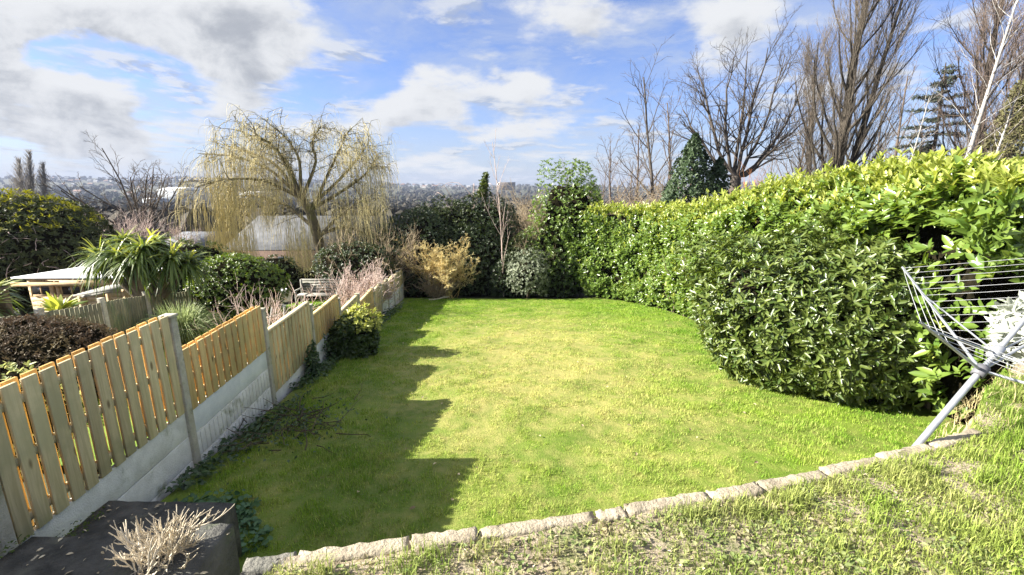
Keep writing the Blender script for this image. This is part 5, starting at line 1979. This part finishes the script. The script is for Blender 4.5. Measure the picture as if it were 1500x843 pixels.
def poplar(base, top, r0, nl, lab, seed, mats, wide=.32, ll=.42, twigs=26, lo=.06):
    ll = ll * .88
    rg = np.random.default_rng(seed)
    root = empty('poplar_tree', base, lab, 'tree', 'poplars beyond the gardens')
    L = np.linalg.norm(top - base)
    ax = unit(top - base)
    t_ = np.linspace(0, 1, 12)
    pp = base + ax * L * t_[:, None] + np.cumsum(rg.normal(0, .05, (12, 3)), 0) * [1, 1, 0]
    r_ = np.linspace(r0, .03, 12)
    tube_obj('trunk', [(pp, r_)], mats[0], root, 9)
    lim, tw = [], []
    az = 0
    for j in range(nl):
        f_ = lo + (.92 - lo) * (j + rg.uniform(0, 1)) / nl
        x = f_ * 11
        a = int(x)
        s_ = pp[a] + (pp[min(a + 1, 11)] - pp[a]) * (x - a)
        az += 2.4 + rg.normal(0, .3)
        rd = np.array([math.cos(az), math.sin(az), 0])
        d0_ = unit(ax * .75 + rd * rg.uniform(.5, 1.15))
        LL = L * ll * (1 - f_ * .75) * rg.uniform(.7, 1.15)
        b_, rr2 = branch(s_, d0_, LL, max(.014, r_[a] * .30), 9, .07, ax * .20, rg, .22)
        lim.append((b_, rr2))
        for k in range(twigs):
            q_ = b_[min(8, int(rg.uniform(1, 9)))] + rg.normal(0, .02, 3)
            tn = unit(b_[-1] - b_[0])
            t1, tr1 = branch(q_, unit(tn + ax * .5 + rg.normal(0, .48, 3)), rg.uniform(.5, 1.6) * (L / 12) ** .5, .0085, 5, .08, ax * .12, rg, .5)
            tw.append((t1, tr1))
            for m_ in range(2):
                tw.append(branch(t1[rg.integers(1, 4)], unit(tn + ax * .4 + rg.normal(0, .45, 3)), rg.uniform(.3, .8), .007, 4, .1, ax * .1, rg, .6))
    br = tube_obj('crown', lim, mats[0], root, 5)
    tube_obj('twig', tw, mats[1], br, 3)
    return root


b = gbase(1222, 235, 26)
poplar(b, P(1290, -130, 26), .42, 46, 'tallest bare poplar rising out of the top of the picture right of the broad tree', 81, (m_pop, m_poptw), twigs=32)
b2 = b + np.array([.35, .5, 0])
poplar(b2, P(1345, -70, 26.6), .26, 34, 'second stem of bare poplar leaning right beside the tallest one', 82, (m_pop, m_poptw), ll=.36, twigs=26)
b = gbase(1195, 250, 31)
poplar(b, P(1200, 62, 31), .2, 40, 'shorter golden brown poplar left of the tallest one', 83, (m_pop, m_poptw), twigs=26, lo=.12)
b = gbase(1432, 235, 25)
poplar(b, P(1482, -110, 25), .30, 54, 'reddish bare poplar at the right edge behind the birch', 84, (m_pop, m_poptw2), twigs=34)
b = gbase(1475, 235, 27)
poplar(b, P(1560, -90, 27), .26, 40, 'reddish bare poplar cut by the right edge of the picture', 85, (m_pop, m_poptw2), twigs=28)

# cedar with flat tiers
m_ced = leaf_mat('cedar_needle', (.028, .038, .026), (.06, .075, .052), .6, .1, .3)
cb = gbase(1366, 225, 34)
ctop = P(1385, 92, 34)
ced = empty('cedar_tree', cb, 'dark cedar with flat drooping tiers beyond the hedge at the right', 'tree')
t_ = np.linspace(0, 1, 12)[:, None]
axp = cb + (ctop - cb) * t_ + np.array([.25, 0, 0]) * np.sin(t_ * 3)
tube_obj('trunk', [(axp, np.linspace(.22, .03, 12))], m_bark_d, ced, 8)
rg = np.random.default_rng(9)
lim, pts, axs = [], [], []
for j in range(46):
    f_ = .30 + .69 * (j + rg.uniform()) / 46
    x = f_ * 11
    a = int(x)
    s_ = axp[a] + (axp[min(a + 1, 11)] - axp[a]) * (x - a)
    az = rg.uniform(0, 6.28)
    L_ = (1 - f_) ** .8 * rg.uniform(2.6, 5.2) + .35
    d_ = np.array([math.cos(az), math.sin(az), rg.uniform(-.12, .22)])
    b_, r_ = branch(s_, d_, L_, .04, 7, .06, (0, 0, -.035), rg, .3)
    lim.append((b_, r_))
    n_ = int(24 * L_ + 8)
    ii = rg.uniform(.8, 6, n_)
    ai = ii.astype(int)
    pt = b_[ai] + (b_[np.minimum(ai + 1, 6)] - b_[ai]) * (ii - ai)[:, None] + rg.normal(0, 1, (n_, 3)) * [.20, .20, .035]
    pts.append(pt)
    axs.append(np.tile(d_, (n_, 1)) + rg.normal(0, .6, (n_, 3)) * [1, 1, .4] + [0, 0, -.15])
tube_obj('limb', lim, m_bark_d, ced, 4)
V, q = rosettes(np.concatenate(pts), np.concatenate(axs), 6, .22, .22, (.3, 1.1))
mesh_obj('crown', V, [q], m_ced, ced)

# ivy clad dark conifer column by the birch
m_olive = leaf_mat('olive_conifer_leaf', (.075, .075, .028), (.15, .14, .06), .6, .15, .3)
icb = gbase(1462, 230, 22)
z1, z0 = P(1468, 120, 22)[2], -2
n = 2200
tz = rng.uniform(0, 1, n) ** .8
a = rng.uniform(0, 6.28, n)
r_ = .95 * np.minimum(1, tz * 1.5 + .15) * (1 + .25 * np.sin(4 * a + 7 * tz)) * (1 - .4 * rng.uniform(0, 1, n) ** 2)
pp = np.stack([icb[0] + r_ * np.cos(a) + .3 * (1 - tz), 22 + r_ * np.sin(a), z1 - (z1 - z0) * tz], -1)
V, q = rosettes(pp, np.stack([np.cos(a), np.sin(a), np.full(n, .5)], -1) + rng.normal(0, .4, (n, 3)), 6, .14, .3)
icr = empty('olive_conifer', icb, 'olive brown bushy conifer behind the white birch', 'tree')
mesh_obj('crown', V, [q], m_olive, icr)
tube_obj('trunk', [(np.linspace(icb, [icb[0] + .3, 22, z1 - .3], 4), np.linspace(.2, .04, 4))], m_bark_d, icr, 7)

# birches
BI = [dict(wander=.015, n=12, taper=.3), dict(count=(14, 18), angle=(.4, .8), len=(.2, .35), wander=.10, n=7, rr=.20, trop=(0, 0, -.01), fall=.4, rmin=.014, **{'from': (.35, .98)}),
      dict(count=(6, 9), angle=(.4, .8), len=(.35, .6), wander=.14, n=6, rr=.6, rmin=.009, trop=(0, 0, -.05))]
for (u, v, ut, vt, Y, r_, lab, sd) in [(1424, 222, 1506, 2, 19, .105, 'white barked birch leaning right at the edge of the picture', 91), (1464, 228, 1488, 160, 19.5, .07, 'short pale birch stem right of the leaning birch', 92), (1344, 205, 1361, 152, 24, .05, 'thin pale birch stem in front of the cedar', 93)]:
    lo_ = P(u, v, Y)
    tp = P(ut, vt, Y)
    d_ = unit(tp - lo_)
    b = lo_ - d_ * 4.2
    tree('birch_tree', b, d_, np.linalg.norm(tp - b) + .4, r_, BI, (m_birch, m_birch, m_bark_br), lab, seed=sd)

# ------------------------------------------------------------------ left middle distance
b = P(216, 352, 42)
tree('bare_tree', b - np.array([0, 0, 5.]), (.01, 0, 1), 6.2, .30, [dict(wander=.04, n=7, taper=.6), dict(count=13, angle=(.35, 1.1), len=(.85, 1.2), wander=.07, n=9, rr=.55, trop=(0, 0, .035), fall=.0, **{'from': (.72, 1)}),
     dict(count=(6, 9), angle=(.35, .8), len=(.3, .5), wander=.10, n=6, rr=.6, trop=(0, 0, .04), rmin=.025), dict(count=(4, 6), angle=(.4, .8), len=(.35, .6), wander=.12, n=5, rr=.6, rmin=.018), dict(count=(2, 3), angle=(.4, .8), len=(.4, .6), wander=.12, n=4, rr=.7, rmin=.014)],
     (m_bark_d, m_bark_d, m_bark_d), 'dark spreading bare tree against the valley left of the willow', seed=101)
for (u, Y, h, n, lab, sd) in [(190, 34, 3.6, 26, 'pinkish twiggy bush behind the palm', 102), (150, 36, 3.2, 16, 'twiggy bush right of the big dark evergreen', 103), (262, 40, 3.4, 18, 'brown twiggy bush in front of the pale blue grey roof', 104)]:
    p = P(u, 340, Y)
    p[2] = P(u, 372, Y)[2]
    twiggy('bare_thicket', p, h, n, .6, (m_pink, m_pink), lab, sd, .025, 4, 'bare shrub', None, .04, (3, 4))
m_popgrey = surf_mat('far_poplar_twig', (.20, .18, .155), (.30, .27, .235), 5, .9, 0)
for (u, vt, lab, sd) in [(27, 232, 'left one of the three far pale poplars', 111), (42, 221, 'middle and tallest of the three far pale poplars', 112), (62, 240, 'right one of the three far pale poplars', 113)]:
    Y = 120
    b = P(u, 318, Y)
    b[2] = float(ground_z(b[0], Y))
    tp = P(u + 1, vt, Y)
    rg = np.random.default_rng(sd)
    L = np.linalg.norm(tp - b)
    root = empty('poplar_tree', b, lab, 'tree', 'poplars beyond the gardens')
    tube_obj('trunk', [(np.linspace(b, tp, 8), np.linspace(.22, .05, 8))], m_popgrey, root, 6)
    tw = []
    for k in range(520):
        f_ = rg.uniform(.15, .97)
        s_ = b + (tp - b) * f_
        az = rg.uniform(0, 6.28)
        tw.append(branch(s_, (math.cos(az) * .45, math.sin(az) * .45, 1), L * .27 * (1.12 - f_) * rg.uniform(.6, 1.3) + .5, .045, 5, .10, (0, 0, .08), rg, .5))
    tube_obj('crown', tw, m_popgrey, root, 3)

# ------------------------------------------------------------------ valley and far hillside
m_wood_far = surf_mat('bare_wood', (.045, .042, .034), (.085, .075, .055), .05, 1, 0, island=.35, third=(.03, .045, .02), third_scale=.01)
rg = np.random.default_rng(77)
n = 9000
y = 110 * np.exp(rg.uniform(0, 1, n) ** .85 * math.log(2700 / 110))
x = y * rg.uniform(-1.35, 1.35, n)
ok = ~((x > -760) & (x < -580) & (y > 560) & (y < 720)) & (np.sin(x * .013 + y * .004) + np.sin(y * .011 - x * .003) > -.95)
x, y = x[ok], y[ok]
n = len(x)
base = np.stack([x, y, ground_z(x, y)], -1)
dd = sph(26)
dd = dd[dd[:, 2] > -.35][:18]
s_ = rg.uniform(3.5, 7.5, n) * np.interp(y, [100, 400, 2600], [.7, .9, 1.2])
# each clump: spiky crown of small triangles
nd = 16
dirs = unit(rg.normal(size=(n, nd, 3)) * [1, 1, .8] + [0, 0, .35])
cen = base[:, None] + np.array([0, 0, .8]) * s_[:, None, None] + dirs * s_[:, None, None] * rg.uniform(.6, 1.0, (n, nd, 1)) * [1, 1, .85]
t1 = unit(np.cross(dirs, rg.normal(size=(n, nd, 3))))
t2 = np.cross(dirs, t1)
sz = (s_[:, None, None] * .75)
V = np.stack([cen + t1 * sz, cen - t1 * sz * .5 + t2 * sz * .8, cen - t1 * sz * .5 - t2 * sz * .8], 2).reshape(-1, 3)
tag(mesh_obj('valley_woodland', V, [np.arange(len(V)).reshape(-1, 3)], m_wood_far), 'bare woodland filling the valley and the far ridge', 'woodland', kind='stuff')

m_wh = surf_mat('far_wall', (.30, .28, .26), (.40, .38, .35), .05, .9, 0)
m_shed2 = surf_mat('warehouse_wall', (.30, .33, .36), (.36, .39, .42), .05, .8, 0)
m_roof_t = surf_mat('far_tile', (.20, .12, .09), (.26, .17, .13), .05, .9, 0)
m_roof_g = surf_mat('far_slate', (.22, .23, .25), (.28, .29, .31), .05, .9, 0)
m_whroof = surf_mat('warehouse_roof', (.72, .73, .73), (.8, .8, .8), .05, .7, 0)


def small_house_mesh(roofm):
    wv, h, r = 5.0, 5.2, 8.0
    V = [(-wv, -4, -3), (wv, -4, -3), (wv, 4, -3), (-wv, 4, -3), (-wv, -4, h), (wv, -4, h), (wv, 4, h), (-wv, 4, h), (-wv, 0, r), (wv, 0, r),
         (-wv - .4, -4.6, h - .3), (wv + .4, -4.6, h - .3), (-wv - .4, 4.6, h - .3), (wv + .4, 4.6, h - .3), (-wv - .4, 0, r + .15), (wv + .4, 0, r + .15)]
    me = bpy.data.meshes.new('house')
    me.from_pydata(V, [], [(0, 1, 5, 4), (2, 3, 7, 6), (1, 2, 6, 9, 5), (3, 0, 4, 8, 7), (10, 11, 15, 14), (15, 13, 12, 14)])
    me.materials.append(m_wh)
    me.materials.append(roofm)
    me.polygons[4].material_index = 1
    me.polygons[5].material_index = 1
    me.update()
    return me


hm = [small_house_mesh(m_roof_t), small_house_mesh(m_roof_g)]
rows = [(2250, -1.05, -.62, 26), (1950, -1.0, -.6, 22), (2400, -.28, -.04, 16), (1500, -.98, -.6, 12), (2050, -.26, -.1, 12), (1100, -.95, -.55, 8)]
for (Y, u0, u1, n) in rows:
    for k in range(n):
        u = u0 + (u1 - u0) * (k + rg.uniform(0, 1)) / n
        yy_ = Y + rg.uniform(-90, 90)
        o = bpy.data.objects.new('house', hm[int(rg.integers(2))])
        COL.objects.link(o)
        xx_ = u * yy_
        o.location = (xx_, yy_, float(ground_z(xx_, yy_)) + 4.0)
        o.rotation_euler = (0, 0, rg.uniform(-.5, .5))
        sc_ = rg.uniform(.7, 1.1)
        o.scale = (sc_ * rg.uniform(1, 2.2), sc_, sc_)
        tag(o, 'tiny pale house far away on the hillside across the valley', 'house', 'houses on the far hillside')


def big_shed(x0, x1, Y, zb, zt, depth, label, roofm=None, wallm=None, name='warehouse'):
    root = empty(name, ((x0 + x1) / 2, Y, zb), label, 'building')
    mb = MB()
    mb.abox(x0, x1, Y, Y + depth, zb - 6, zt)
    mb.build('wall', wallm or m_shed2, root)
    mb = MB()
    xm = (Y + Y + depth) / 2
    rise = (zt - zb) * .28
    V = [(x0 - .5, Y - .6, zt), (x1 + .5, Y - .6, zt), (x1 + .5, xm, zt + rise), (x0 - .5, xm, zt + rise), (x1 + .5, Y + depth + .6, zt), (x0 - .5, Y + depth + .6, zt)]
    mb.add(V, [[0, 1, 2, 3], [3, 2, 4, 5], [5, 4, 1, 0]], [[0, 3, 5], [1, 4, 2]])
    mb.build('roof', roofm or m_whroof, root)


a_, b_ = P(229, 279, 640), P(286, 279, 640)
big_shed(a_[0], b_[0], 640, P(250, 292, 640)[2], a_[2] + .5, 45, 'long white roofed warehouse far off in the valley')
a_, b_ = P(208, 291, 520), P(226, 291, 520)
big_shed(a_[0], b_[0], 520, P(215, 297, 520)[2], P(215, 292, 520)[2], 22, 'small white roofed shed left of the long warehouse')
a_, b_ = P(350, 283, 660), P(385, 283, 660)
big_shed(a_[0], b_[0], 660, P(350, 290, 660)[2], P(350, 283, 660)[2], 40, 'white roofed warehouse glimpsed through the willow twigs')
m_blk = surf_mat('block_brick', (.13, .105, .09), (.18, .15, .13), .1, .9, 0)
m_blk2 = surf_mat('block_grey', (.26, .27, .28), (.34, .35, .36), .1, .9, 0)
for (u0, u1, v0, v1, Y, lab, mw) in [(728, 755, 267.5, 274, 1100, 'brown flat roofed block right of the sapling top', m_blk)]:
    A, B = P(u0, v1, Y), P(u1, v0, Y)
    root = empty('flat_block', ((A[0] + B[0]) / 2, Y, A[2]), lab, 'building')
    mb = MB()
    mb.abox(A[0], B[0], Y, Y + 14, A[2] - 8, B[2])
    mb.build('wall', mw, root)
    mb = MB()
    mb.abox(A[0] - .3, B[0] + .3, Y - .3, Y + 14.3, B[2] + .01, B[2] + .5)
    mb.build('roof', m_roof_g, root)
    mb = MB()
    nf = max(2, int((B[2] - A[2]) / 3))
    for j in range(nf):
        z_ = A[2] + (j + .5) * (B[2] - A[2]) / nf
        mb.abox(A[0] + .6, B[0] - .6, Y - .06, Y - .02, z_ - .6, z_ + .6)
    mb.build('window', m_glass, root)

# ------------------------------------------------------------------ haze over the valley
mh = bpy.data.materials.new('haze_air')
mh.use_nodes = True
h = NT(mh.node_tree)
h.n.clear()
ho_ = h.new('ShaderNodeOutputMaterial')
pv_ = h.new('ShaderNodeVolumePrincipled')
pv_.inputs['Color'].default_value = (.36, .42, .56, 1)
pv_.inputs['Density'].default_value = .00020
pv_.inputs['Anisotropy'].default_value = 0.0
h.link(pv_.outputs[0], ho_.inputs['Volume'])
mb = MB()
mb.abox(-4000, 4000, -90, 3400, -45, 58)
hz = mb.build('haze', mh)
tag(hz, 'thin pale air over the valley', 'haze', kind='stuff')
